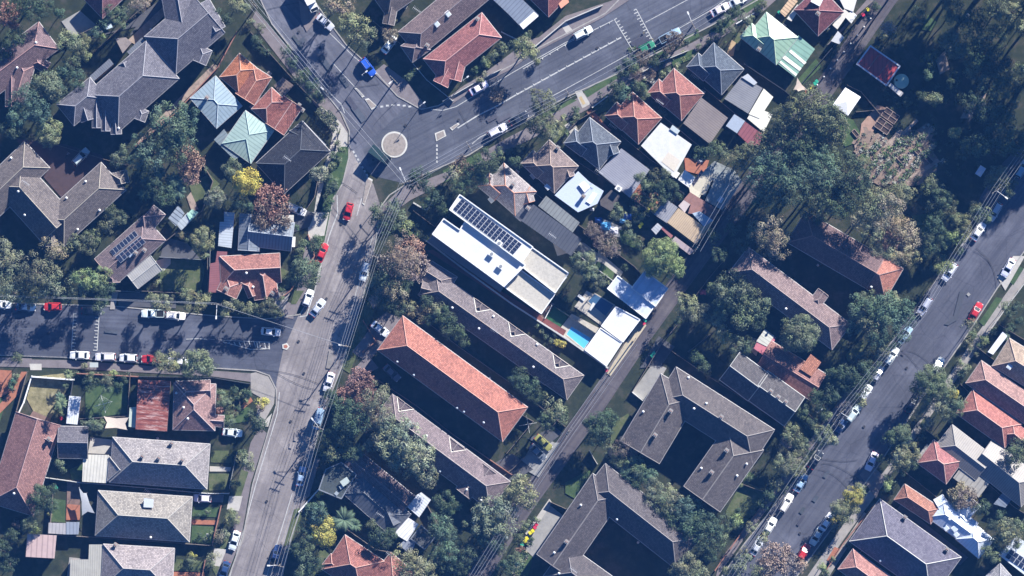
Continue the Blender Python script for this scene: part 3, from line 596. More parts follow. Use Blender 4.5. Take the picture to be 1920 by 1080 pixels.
house('blue grey metal house with a reddish bare tree over its roof', 'blue grey metal house', [(466,434,549,444,54,'gg',{'p':30}), (470,402,466,470,40,'gg',{'p':20})], (.27,.3,.34), m=metal((.20,.225,.255), .7), flats=[([(420,397),(440,399),(434,465),(409,461),(412,416),(420,416)], 3.2, metal((.46,.5,.53),.6)), ([(530,403),(551,403),(550,430),(524,427)], 2.8, metal((.62,.6,.52),.5)), ([(547,444),(554,444),(553,463),(547,463)], 2.8, WHITE)])
house('pink and dark red tiled L shaped house right of the small fenced lawn', 'pink tiled house', [(413,508,526,502,55,'hg'), (490,495,500,560,46,'hg'), (440,520,425,552,40,'hg'), (462,528,474,556,18,'hg')], (.34,.155,.125), cap=(.6,.42,.38), flats=[([(407,471),(426,472),(421,549),(391,548),(394,494),(404,492)], 3.1, metal((.27,.11,.11),.4))], extras=[(VV,462,512),(CH,424,541),(VV,474,538),(CH,511,550)])
# --- top middle
house('small brown tiled roof at the top edge, left of the longer brown roof with skylights', 'small brown top edge roof', [(765,-25,712,12,52,'hh'), (736,5,728,46,22,'hg')], (.17,.14,.13), extras=[(CH,759,11)])
house('long brown tiled house with two small white skylights, left of the red hip roof', 'brown roof with two skylights', [(766,84,915,-40,62,'hh'), (796,78,762,102,38,'hh')], (.20,.145,.14), cap=(.36,.3,.3), extras=[(SKY,840,26,40),(SKY,819,45,40),(CH,801,85),(AN,781,17)])
house('long red tiled hip house whose north end glows peach, beside the toothed road line', 'long red hip roof', [(812,134,922,47,60,'hh'), (866,96,852,150,26,'hg'), (850,110,826,158,30,'hg')], (.34,.14,.13), cap=(.7,.4,.36), extras=[(CH,895,35)])
house('blue grey flat roof ending in a bright white awning at the top edge', 'blue grey flat top roof', [], flats=[([(900,-20),(960,-20),(1010,28),(978,52),(955,28),(920,-5)], 3.2, metal((.20,.23,.28),.8)), ([(974,46),(1001,22),(1010,30),(981,55)], 3.3, plain((.8,.8,.8),.4),{'n':'awning'})], win=False)
house('dark red tiled house cut by the top edge, right of the white awning', 'dark red top edge roof', [(1000,-35,1048,12,56,'hh')], (.26,.1,.09), flats=[([(1041,-4),(1062,-8),(1067,4),(1052,16)], 3.5, plain((.7,.32,.2),.8))])
# --- top right row
house('pale green metal roofed house with white stripe sheets on its rear roof', 'pale green striped roof', [(1416,48,1476,96,66,'hh',{'p':30}), (1398,56,1431,83,34,'hg')], (.33,.5,.36), m=metal((.34,.50,.36), 1.0), cap=(.55,.68,.5),
      flats=[([(1459,120),(1497,66),(1528,92),(1491,145)], 3.0, metal((.24,.40,.31), 1.1)), ([(1479,97),(1483,93),(1512,117),(1508,121)], 3.08, plain((.8,.8,.72)),{'n':'roof_strip'}), ([(1467,109),(1472,104),(1503,128),(1499,133)], 3.08, plain((.8,.8,.72)),{'n':'roof_strip'}), ([(1461,117),(1464,114),(1495,139),(1492,143)], 3.08, plain((.75,.78,.68)),{'n':'roof_strip'})], extras=[(CH,1471,47),(CH,1423,92)], wall=(.4,.36,.3))
house('dark maroon hip roof with a white skylight panel at the top edge', 'dark maroon hip roof', [(1512,-4,1558,45,66,'hh')], (.20,.075,.08), cap=(.4,.22,.22), extras=[(CH,1533,26),(VV,1554,52)], flats=[([(1522,-4),(1544,-2),(1537,12),(1520,3)], 5.6, plain((.8,.8,.8)),{'zb':4.5,'n':'skylight_panel'}), ([(1561,47),(1583,17),(1592,24),(1570,55)], 2.6, plain((.62,.58,.5),.7)), ([(1585,32),(1596,20),(1607,29),(1596,44)], 2.5, plain((.78,.76,.68),.7)), ([(1558,77),(1571,58),(1583,70),(1574,83)], 2.4, plain((.5,.5,.5),.7)), ([(1565,-20),(1612,-20),(1600,22),(1583,16)], 2.7, plain((.62,.6,.56),.7))])
house('orange striped awning with cream flat roof above the pale green house', 'orange striped awning', [], flats=[([(1462,22),(1485,-8),(1496,2),(1472,32)], 2.4, metal((.6,.42,.26), .7,.7,.5),{'open':1}), ([(1475,35),(1495,8),(1501,14),(1484,40)], 2.5, plain((.6,.56,.5)))], kind='pergola', cat='pergola')
house('dark slate hip house with a pale grey lit slope, left of the pale green house', 'slate hip house', [(1317,104,1374,154,64,'hh'), (1298,112,1330,139,34,'hg')], (.10,.12,.15), pitch=33, cap=(.3,.33,.38), extras=[(AN,1304,143)],
      flats=[([(1358,185),(1391,143),(1430,165),(1403,213)], 3.0, metal((.25,.25,.26), .45)), ([(1391,145),(1402,138),(1420,155),(1414,160)], 3.3, plain((.45,.47,.5)),{'n':'solar_water_heater'}), ([(1404,214),(1432,166),(1450,182),(1424,222)], 2.7, plain((.72,.7,.6),.7))])
house('group of small square carport roofs in blue, cream and maroon below the slate hip house', 'blue, cream and maroon carports', [], flats=[([(1361,236),(1377,214),(1397,227),(1382,250)], 2.5, plain((.33,.38,.46))), ([(1383,251),(1397,228),(1430,252),(1424,272),(1405,272)], 2.4, metal((.28,.10,.11), .8)), ([(1401,222),(1415,200),(1449,214),(1432,248)], 2.6, plain((.70,.68,.58),.8))], kind='carport', cat='carport', win=False)
house('red hip house with a ribbed brown flat rear roof', 'red roof with brown rear', [(1242,153,1299,201,66,'hh'), (1224,161,1256,188,34,'hg')], (.30,.125,.105), pitch=33, cap=(.6,.36,.3), flats=[([(1281,231),(1315,183),(1365,221),(1331,270)], 3.0, metal((.25,.21,.19), .5),{'perp':1})], extras=[(AN,1237,191),(CH,1319,172)])
house('red hip house joined to a large white flat rear roof', 'red roof with white rear', [(1164,197,1219,246,66,'hh'), (1145,204,1177,232,34,'hg')], (.32,.13,.105), pitch=33, cap=(.65,.38,.3), flats=[([(1202,273),(1239,230),(1297,271),(1263,333)], 3.1, rough_mat((.66,.66,.64), .18, .6, 3, key='white_sheet'),{'perp':1}), ([(1240,303),(1253,285),(1276,301),(1264,322)], 3.16, plain((.6,.54,.45),.6),{'n':'roof_strip'}), ([(1256,242),(1261,234),(1275,245),(1270,252)], 3.4, plain((.45,.5,.5)),{'n':'skylight_panel','zb':3}), ([(1245,316),(1252,310),(1275,325),(1268,335)], 3.0, plain((.8,.78,.72)))], extras=[(AN,1150,236)])
house('grey slate hip house joined to a ribbed grey rear roof', 'slate roof with ribbed rear', [(1085,246,1144,292,66,'hh'), (1067,255,1100,280,34,'hg'),(1140,262,1150,290,24,'hg')], (.11,.125,.15), pitch=33, cap=(.34,.37,.42), flats=[([(1122,323),(1165,278),(1218,318),(1181,371)], 3.0, metal((.29,.29,.32), .45),{'perp':1})], extras=[(AN,1124,322),(AC,1160,353)])
house('small pale roofed outbuildings beside a brick paved yard', 'pale outbuildings by brick yard', [], flats=[([(1271,337),(1284,318),(1304,333),(1292,352)], 2.4, plain((.76,.75,.73),.6)), ([(1292,352),(1315,318),(1322,325),(1301,356)], 2.35, metal((.13,.12,.14)))], kind='shed', cat='shed', win=False)
house('beige and brown hip house joined to a bright white blue rear roof', 'beige roof with white rear', [(1007,287,1062,337,68,'hh'), (988,294,1019,323,34,'hg'),(1060,308,1068,332,20,'hg')], (.22,.17,.155), pitch=33, cap=(.55,.42,.34), flats=[([(1040,366),(1084,321),(1104,340),(1132,358),(1120,382),(1084,398)], 3.0, plain((.50,.56,.66),.5)), ([(1085,346),(1095,339),(1107,350),(1096,361)], 3.5, plain((.85,.85,.85)),{'zb':3,'n':'skylight_panel'}), ([(1099,378),(1112,360),(1120,364),(1107,383)], 3.3, plain((.85,.85,.85)),{'zb':3,'n':'roof_box'})], extras=[(SKY,1000,329,40),(SKY,1027,350,40),(CH,1046,277),(CH,1094,368)])
house('light beige hip house with orange ridges, joined to a long dark grey rear', 'beige roof with orange ridges', [(925,328,986,382,60,'hh'), (906,336,938,363,34,'hg'),(984,352,992,380,22,'hg')], (.34,.30,.29), pitch=31, cap=(.6,.3,.2),
      flats=[([(962,404),(984,378),(1000,388),(976,416)], 3.2, metal((.1,.1,.115), .8)), ([(976,413),(1000,383),(1091,449),(1071,480)], 3.1, metal((.085,.09,.105), .8)), ([(1009,386),(1024,367),(1087,417),(1074,436)], 3.0, metal((.22,.23,.22), .9))], extras=[(CH,962,346),(SKY,921,374,40),(CH,969,322),(CH,990,390),(AN,1036,442)])
house('small dark brown flat shed roof below right of the white blue rear roof', 'dark brown shed', [], flats=[([(1125,376),(1146,356),(1163,366),(1159,378),(1145,396),(1126,385)], 2.4, rough_mat((.11,.095,.09), key='felt'))], kind='shed', cat='shed', win=False)
house('grey ribbed garage joined to a tan flat roof, with patched roofs stretching up the lane', 'tan and patched lane roofs', [], flats=[([(1226,402),(1248,372),(1271,389),(1250,418)], 2.9, metal((.30,.30,.32), .5),{'perp':1}), ([(1251,417),(1272,390),(1320,425),(1335,415),(1306,459)], 3.0, metal((.50,.38,.25), .45)),
      ([(1292,352),(1297,344),(1300,353),(1316,363),(1309,377),(1295,367)], 2.6, plain((.62,.56,.42),.7)), ([(1272,386),(1282,375),(1294,383),(1284,399)], 2.8, plain((.5,.42,.4),.7)), ([(1282,374),(1294,360),(1322,378),(1312,402),(1290,400),(1295,384)], 2.7, rough_mat((.32,.17,.14), key='red_felt')), ([(1312,396),(1322,378),(1350,395),(1336,412)], 2.75, rough_mat((.24,.13,.12), key='red_felt2')), ([(1298,400),(1312,396),(1337,413),(1322,428)], 2.85, plain((.36,.44,.52),.6)),
      ([(1296,356),(1322,318),(1340,328),(1322,366),(1310,364)], 2.5, plain((.52,.47,.36),.7)), ([(1322,318),(1340,302),(1376,318),(1392,340),(1354,394),(1322,376),(1338,340)], 2.45, rough_mat((.36,.38,.36), .5, .7, key='patched'))], kind='garage', cat='garage', extras=[(SKY,1352,374)], win=False)
house('narrow pale lean-to roofs below the tan flat roof', 'narrow lean-to roofs', [], flats=[([(1221,430),(1233,418),(1242,426),(1230,440)], 2.3, metal((.45,.46,.48),.6)), ([(1259,452),(1266,443),(1302,470),(1293,478)], 2.4, plain((.36,.29,.30),.7)), ([(1239,428),(1243,425),(1262,442),(1258,447)], 2.2, plain((.3,.12,.12),.7))], kind='shed', cat='shed', win=False)
# --- centre
house('modern white flat roofed building with rows of black solar panels', 'white building with solar panels', [], flats=[
      ([(811,439),(832,410),(862,431),(871,417),(985,497),(945,537)], 6.3, rough_mat((.68,.68,.67), .14, .5, 3, key='white_membrane'),{'par':.35}), ([(843,393),(862,365),(999,463),(978,492)], 6.9, rough_mat((.68,.68,.67), .14, .5, 3, key='white_membrane'),{'par':.3}),
      ([(975,497),(998,464),(1066,512),(1041,549)], 5.2, rough_mat((.56,.52,.44), .3, 2, 6, key='gravel_roof'),{'par':.3}), ([(946,538),(972,503),(1040,552),(1015,588)], 4.5, rough_mat((.56,.52,.44), .3, 2, 6, key='gravel_roof'),{'par':.3}),
      ([(802,452),(811,440),(945,538),(938,548)], 3.2, plain((.16,.17,.19),.5),{'n':'lower_terrace'})], wall=(.7,.7,.69), kind='flat_roofed_building', cat='building', ze=5.4, win=False,
      solar=[(849,392,962,478,866,372,16,4)], extras=[(AC,936,456),(AC,922,476),(AC,939,499),(VV,970,515)])
house('pair of bright white flat garage roofs by the lane beside the pool', 'bright white garage roofs', [], flats=[([(1128,611),(1155,575),(1200,599),(1168,641)], 3.1, rough_mat((.68,.69,.70), .12, .5, 3, key='white_garage'),{'par':.15}), ([(1097,656),(1126,615),(1166,642),(1137,686)], 3.0, rough_mat((.68,.69,.70), .12, .5, 3, key='white_garage'),{'par':.15})], wall=(.6,.6,.6), kind='garage', cat='garage', win=False)
house('blue white flat metal roofs in two steps beside the lane, above the white garages', 'stepped blue white roof', [], flats=[([(1139,541),(1158,517),(1229,571),(1211,597)], 3.5, metal((.62,.66,.72), 2.0,.35,.9),{'par':.2}), ([(1184,540),(1209,508),(1252,541),(1229,574)], 3.8, metal((.5,.56,.66), 2.0,.35,.9),{'par':.2})], wall=(.5,.5,.5), kind='garage', cat='building', win=False)
def xg(cx, cy, dx, dy, L=34, w_=28): n = math.hypot(dx, dy); return (cx, cy, cx+dx/n*L, cy+dy/n*L, w_, 'hg')
house('long brown villa row with pale V shaped valleys on its roof, below the white building', 'long brown villa row', [(800,530,1079,727,56,'hh'), (798,508,846,538,44,'gh',{'p':22}), (790,540,822,548,30,'gh')]+[(x, y, x+16.3, y-22.9, 40, 'hg', {'v':1}) for x, y in ((888,592),(953,638),(1036,697))]+[(x, y, x-13, y+18, 22, 'hg', {'z':-.5,'p':22}) for x, y in ((883,597),(944,638),(1026,698))], (.19,.16,.16), cap=(.42,.34,.3), ze=3.4, pitch=32, kind='villa_row', cat='house', extras=[(VV,925,593),(VV,1007,646),(VV,848,577),(VV,898,616),(VV,1000,688),(AN,928,620)])
house('long orange red tiled apartment block with a sunlit slope', 'long orange apartment block', [(731,624,966,796,80,'hh')], (.41,.165,.12), ze=6, pitch=31, cap=(.66,.36,.28), kind='apartment_block', cat='apartment building', extras=[(VV,745,678),(VV,776,703),(VV,857,765),(VV,870,772),(VV,907,792),(VV,918,710)])
house('long mauve brown villa row with pale V valleys, below the orange apartment block', 'mauve brown villa row', [(716,765,938,930,66,'hh')]+[(x, y, x+20, y-26.5, 40, 'hg', {'v':1}) for x, y in ((740,782),(838,858),(898,905))]+[(x, y, x-20, y+26, 34, 'hg') for x, y in ((888,900),(800,832))], (.21,.165,.17), cap=(.42,.36,.34), ze=3.4, pitch=32, kind='villa_row', cat='house', extras=[(VV,774,800),(VV,825,884),(VV,875,918),(VV,902,938),(CH,776,795),(VV,800,817)])
house('brown roofed house under the silver green tree, ending in a white metal sheet', 'brown roof ending white', [(655,858,765,948,44,'gg',{'p':18})], (.17,.12,.12), flats=[([(755,943),(790,923),(808,937),(786,970)], 3.0, metal((.66,.68,.7), .6),{'perp':1})], ze=3.2)
house('dark grey roofed house with a front roof terrace, white parapet and white ribbed rear', 'dark roof with white parapet', [(662,905,752,985,56,'hh',{'p':16}), (722,950,738,985,34,'gg',{'p':30})], (.10,.105,.12), m=metal((.10,.11,.13), .8), flats=[([(598,918),(611,880),(640,867),(668,890),(640,935)], 3.6, rough_mat((.075,.09,.09), .4, key='terrace'),{'par':.25,'pc':(.2,.22,.25)}), ([(730,995),(757,965),(785,983),(763,1015)], 3.0, metal((.74,.74,.74), .8),{'perp':1}), ([(748,1022),(764,1008),(779,1018),(770,1040)], 2.8, metal((.25,.27,.32))), ([(770,1010),(790,985),(815,1008),(796,1030)], 2.9, rough_mat((.09,.095,.1), key='felt3'),{'par':.2,'pc':(.2,.22,.25)})], ze=3.2, extras=[(AN,713,965)])
house('red and peach tiled house at the bottom edge beside a feathery palm', 'red bottom edge house', [(625,1035,700,1085,78,'hh'), (712,1060,760,1100,64,'hh'), (612,1048,640,1070,26,'hg')], (.32,.13,.105), cap=(.6,.36,.3), pitch=30, extras=[(AN,731,1040)])
# --- bottom left
house('red corrugated roof joined to a pink tiled hip roof with sunlit faces', 'red ribbed and pink roof', [(325,762,404,764,88,'hh',{'p':26}), (378,787,420,790,22,'hg',{'p':22}), (330,735,395,732,40,'hg',{'p':30})], (.34,.21,.19), cap=(.55,.42,.4), flats=[([(259,712),(320,714),(313,809),(254,805)], 3.6, rusty((.26,.08,.06), 1.15)), ([(243,764),(256,763),(254,802),(241,800)], 2.6, plain((.45,.5,.42)))], extras=[(VV,330,737),(VV,344,764),(VV,352,785)])
house('narrow white rectangular shed beside a small lawn', 'narrow white shed', [], flats=[([(130,742),(152,744),(145,796),(124,794)], 2.4, metal((.72,.74,.76), .5),{'perp':1})], kind='shed', cat='shed', win=False)
house('long pink red tiled house at the left edge with a palm shadow on it', 'long pink left edge house', [(72,785,20,955,88,'gh',{'p':30}), (55,812,100,828,42,'hg',{'p':30})], (.32,.17,.15), cap=(.5,.32,.3), extras=[(VV,27,925),(CH,92,823)], flats=[([(26,782),(44,782),(32,845),(10,852)], 3.0, metal((.2,.1,.11), .5))])
house('small dark tiled gable garage right of the long pink left edge house', 'small dark tiled garage', [(109,829,165,830,60,'gg',{'p':30})], (.14,.13,.145), kind='garage', cat='garage', win=False)
house('grey beige tiled hip house with a cream carport on its left side', 'grey beige house with carport', [(208,862,391,875,85,'hh'), (203,879,262,884,46,'hh',{'z':-.2})], (.33,.30,.29), cap=(.5,.48,.45), pitch=31, flats=[([(156,852),(205,853),(200,906),(154,903)], 2.7, metal((.62,.59,.5), .7),{'perp':1,'open':1})], extras=[(VV,293,823),(CH,322,831),(CH,268,855),(CH,299,858),(CH,343,862)])
house('beige tiled hip house with a white rooftop skylight box', 'beige house with skylight box', [(181,962,358,974,85,'hh')], (.33,.30,.26), cap=(.5,.47,.42), pitch=31, flats=[([(270,934),(288,936),(287,952),(269,951)], 5.6, plain((.55,.58,.6),.3),{'zb':4.5,'n':'skylight_box','edge':(.8,.8,.8)})], extras=[(AN,277,923),(VV,387,1004),(VV,282,1008)])
house('pinkish beige hip house at the bottom edge with a ribbed cream lean-to', 'pinkish bottom edge house', [(191,1062,325,1070,84,'hh')], (.36,.31,.30), cap=(.5,.46,.44), pitch=31, flats=[([(132,1049),(166,1049),(167,1021),(192,1021),(190,1100),(130,1100)], 3.0, metal((.42,.40,.34), .5),{'perp':1})], extras=[(CH,216,1022)])
house('square flat pink roofed garage near the left bottom edge', 'square pink flat roof', [], flats=[([(51,1001),(106,1004),(102,1047),(48,1044)], 2.9, metal((.52,.38,.35), 1.2),{'edge':(.7,.65,.6)})], kind='garage', cat='garage', win=False)
house('small grey flat roofs between the brick patio and the beige skylight house', 'small grey patio roofs', [], flats=[([(91,980),(124,981),(124,1002),(90,1000)], 2.3, metal((.40,.38,.38), .8)), ([(124,979),(149,979),(147,1002),(124,1002)], 2.4, metal((.28,.31,.36), .8))], kind='carport', cat='carport', win=False)
# --- right of the lane
house('large red brown tiled apartment block, painted darker for tree shade, one corner painted sunlit red', 'red brown shaded apartment block', [(1493,425,1642,512,68,'hg'),(1641,512,1677,533,68,'gh',{'c':(.42,.18,.13)})], (.16,.105,.10), ze=6, pitch=31, cap=(.34,.22,.2), kind='apartment_block', cat='apartment building', extras=[(VV,1537,497),(VV,1634,538)])  # roof colours hold the light: redder sunlit end, darker tree-shaded rest
house('long mauve tiled apartment block with one small dark cross gable', 'mauve block with cross gable', [(1385,487,1578,632,60,'hh'), (1526,572,1544,548,24,'hg')], (.25,.18,.17), ze=6, pitch=27, cap=(.4,.32,.3), kind='apartment_block', cat='apartment building', extras=[(VV,1474,579)])
house('low mauve roof with pink patches and one painted sunlit orange, beside the round crown tree', 'pink and orange patched roof', [(1432,664,1534,726,58,'gg',{'p':20})], (.30,.155,.13), flats=[([(1413,653),(1424,632),(1455,632),(1440,672)], 3.1, plain((.5,.17,.2),.7)), ([(1418,640),(1434,617),(1452,630),(1438,650)], 3.2, metal((.6,.6,.52), .8)), ([(1500,692),(1520,664),(1540,679),(1522,706)], 4.6, tile((.5,.22,.14)),{'zb':3.5})], ze=3.2)  # raised orange tile piece is coloured as the sunlit part of the roof
house('pair of grey brown gabled townhouses with white barge boards', 'grey brown gabled townhouses', [(1368,686,1422,726,64,'gg',{'p':26}), (1420,722,1490,772,66,'gg',{'p':26,'z':-.25})], (.11,.10,.10), cap=(.5,.5,.48), gut=(.55,.55,.53), ze=6, kind='townhouse', cat='house', wall=(.3,.15,.12), extras=[(CH,1445,733),(CH,1473,753),(CH,1459,744)])
house('very large brown grey apartment building folded round a dark court right of the lane', 'large V shaped apartment building', [(1275,722,1200,848,84,'hg'), (1247,720,1432,838,76,'hh'), (1398,820,1316,936,83,'hg')], (.125,.108,.105), ze=6.2, pitch=31, cap=(.34,.31,.29), kind='apartment_block', cat='apartment building', wall=(.28,.16,.13), extras=[(VV,1291,708),(VV,1324,756),(CH,1257,770),(VV,1206,772),(CH,1352,781),(VV,1301,766),(CH,1228,815),(CH,1362,844),(CH,1334,885),(VV,1315,878),(VV,1400,870),(VV,1382,892)])
house('large dark brown apartment building at the bottom edge, folded round a dark court', 'bottom V shaped apartment building', [(1141,908,1036,1060,72,'hg'), (1112,898,1290,1038,74,'hh'), (1040,1050,1180,1150,76,'hh')], (.115,.10,.10), ze=6.2, pitch=31, cap=(.33,.3,.29), kind='apartment_block', cat='apartment building', wall=(.28,.16,.13), extras=[(VV,1089,947),(CH,1062,1015),(VV,1039,1036),(VV,1157,974),(VV,1198,1020),(VV,1048,1075),(AN,1075,1068)])
house('sunlit tan roof with a white porch at the right edge', 'tan roof with white porch', [(1876,660,1960,712,62,'hh')], (.42,.32,.24), cap=(.6,.45,.36), flats=[([(1852,660),(1880,622),(1889,630),(1862,665)], 2.7, plain((.7,.73,.76)))], extras=[(SKY,1893,687)])
house('dusty pink hip house at the right edge, second below the white porch', 'dusty pink right edge house', [(1825,697,1960,790,52,'hh')], (.38,.23,.20), cap=(.6,.42,.36), pitch=32)
house('red tiled house with a dark slope at the right edge beside the large street tree', 'red right edge house', [(1808,752,1900,818,56,'hh'), (1885,800,1915,825,40,'hg')], (.42,.17,.14), cap=(.7,.42,.36), pitch=32)
house('tan and grey double hip house with corrugated slopes at the right edge', 'tan and grey double hip', [(1768,818,1846,878,56,'hg',{'p':22}), (1840,850,1935,925,66,'gh',{'p':26})], (.34,.31,.28), m=metal((.25,.23,.21), .5), cap=(.4,.38,.36), flats=[([(1863,945),(1882,922),(1898,935),(1885,952)], 2.5, metal((.2,.23,.28), 1))])
house('small red pyramid hip house with a flat beige rear, near the right edge', 'small red pyramid house', [(1735,846,1790,886,54,'hh')], (.38,.16,.15), pitch=33, cap=(.65,.42,.36), flats=[([(1787,896),(1807,869),(1856,905),(1835,933)], 3.0, metal((.34,.32,.28), 1.2)), ([(1716,862),(1738,832),(1745,838),(1722,866)], 2.6, metal((.36,.34,.3), .8))])
house('low terracotta roof, mostly dark, left of the white metal roof', 'low terracotta roof', [(1686,922,1755,968,36,'hh')], (.36,.17,.12), pitch=32)
house('white blue metal house with several small hips and skylights near the bottom right', 'white metal house', [(1752,950,1820,1000,48,'hg',{'p':22}), (1800,965,1826,938,34,'hg',{'p':26}),(1795,975,1812,962,44,'hh',{'p':26}), (1806,993,1850,1030,46,'hh',{'p':30}), (1775,940,1758,950,30,'gg',{'p':20})], (.6,.66,.72), m=metal((.60,.66,.74), .7,.4,.85), cap=(.75,.78,.8), extras=[(SKY,1774,990,40),(SKY,1790,992,40),(SKY,1793,1002,40),(VV,1780,974),(VV,1802,967)])
house('large slate purple tiled hip roof with white dotted ridges at the bottom right', 'slate purple hip roof', [(1621,975,1774,1085,98,'hh')], (.15,.14,.18), pitch=31, ze=3.4, cap=(.7,.68,.62), extras=[(VV,1651,1052),(CH,1697,970),(CH,1776,1030)])
house('salmon tiled hip roof cut by the bottom edge below the slate purple roof', 'salmon bottom edge roof', [(1585,1048,1680,1118,48,'hh')], (.40,.2,.17), cap=(.65,.4,.34), pitch=31)
house('white grey roof with a grid of solar panels in the bottom right corner', 'bottom corner solar roof', [(1862,1068,1890,1100,36,'hh')], (.3,.29,.3), flats=[([(1872,1040),(1905,1005),(1960,1040),(1930,1085)], 3.2, plain((.6,.64,.68)))], solar=[(1885,1045,1925,1072,1897,1030,5,2)])
# ------------------------------------------------------------------ labels of small things: where each stands
PEND = []
LAND += [(739,271,'roundabout'), (541,650,'side street mouth'), (1171,57,'toothed road markings'), (160,622,'striped crossing on the left'), (1639,222,'square garden beds'), (1689,153,'round green water tank'), (1590,190,'bright white shade canopy'), (1655,122,'red framed court roof'), (1820,920,'bottom right corner'), (1880,40,'top right corner'), (1840,320,'pale board by the street'),(1700,700,'right street'),(600,900,'lower end of the road')]
DIRS = ['right of','below and right of','below','below and left of','left of','above and left of','above','above and right of']
def later(o, desc, cat, x, y, group=None): PEND.append([o, desc, cat, x, y, group]); return o
def sector(x, y, lm): return int(((math.degrees(math.atan2(y-lm[1], x-lm[0]))+22.5) % 360)//45)
def assign_labels():
    used = set(); byd = {}
    for p in PEND: byd.setdefault(p[1], []).append(p)
    for desc, items in byd.items():
        for p in items:
            o, _, cat, x, y, g = p; lms = sorted(LAND, key=lambda l: math.hypot(l[0]-x, l[1]-y)); done = None
            for mode in (0, 1):
                for lm in lms[:(7 if mode == 0 else 12)]:
                    d = math.hypot(lm[0]-x, lm[1]-y); s = sector(x, y, lm)
                    riv = [math.hypot(q[3]-lm[0], q[4]-lm[1]) for q in items if q is not p and sector(q[3], q[4], lm) == s]
                    riv = [r for r in riv if r < max(2*d, d+70)]
                    if mode == 0 and riv: continue
                    if mode == 1 and riv and min(riv) < d: continue
                    t = (desc if mode == 0 else 'closest '+desc)+' '+DIRS[s]+' the '+lm[2]
                    if t in used or len(t.split()) > 16: continue
                    done = t; break
                if done: break
            if not done:
                for i_ in range(1, 14):
                    for j_ in range(i_):
                        for wd in ('between', 'amid'):
                            t = f'{desc} {wd} the {lms[j_][2]} and {lms[i_][2]}'
                            if done is None and wd == 'between' and t not in used and len(t.split()) <= 16: done = t
                if not done: done = f'{desc} near the {lms[0][2]}'
            used.add(done); tag(o, done, cat, g)
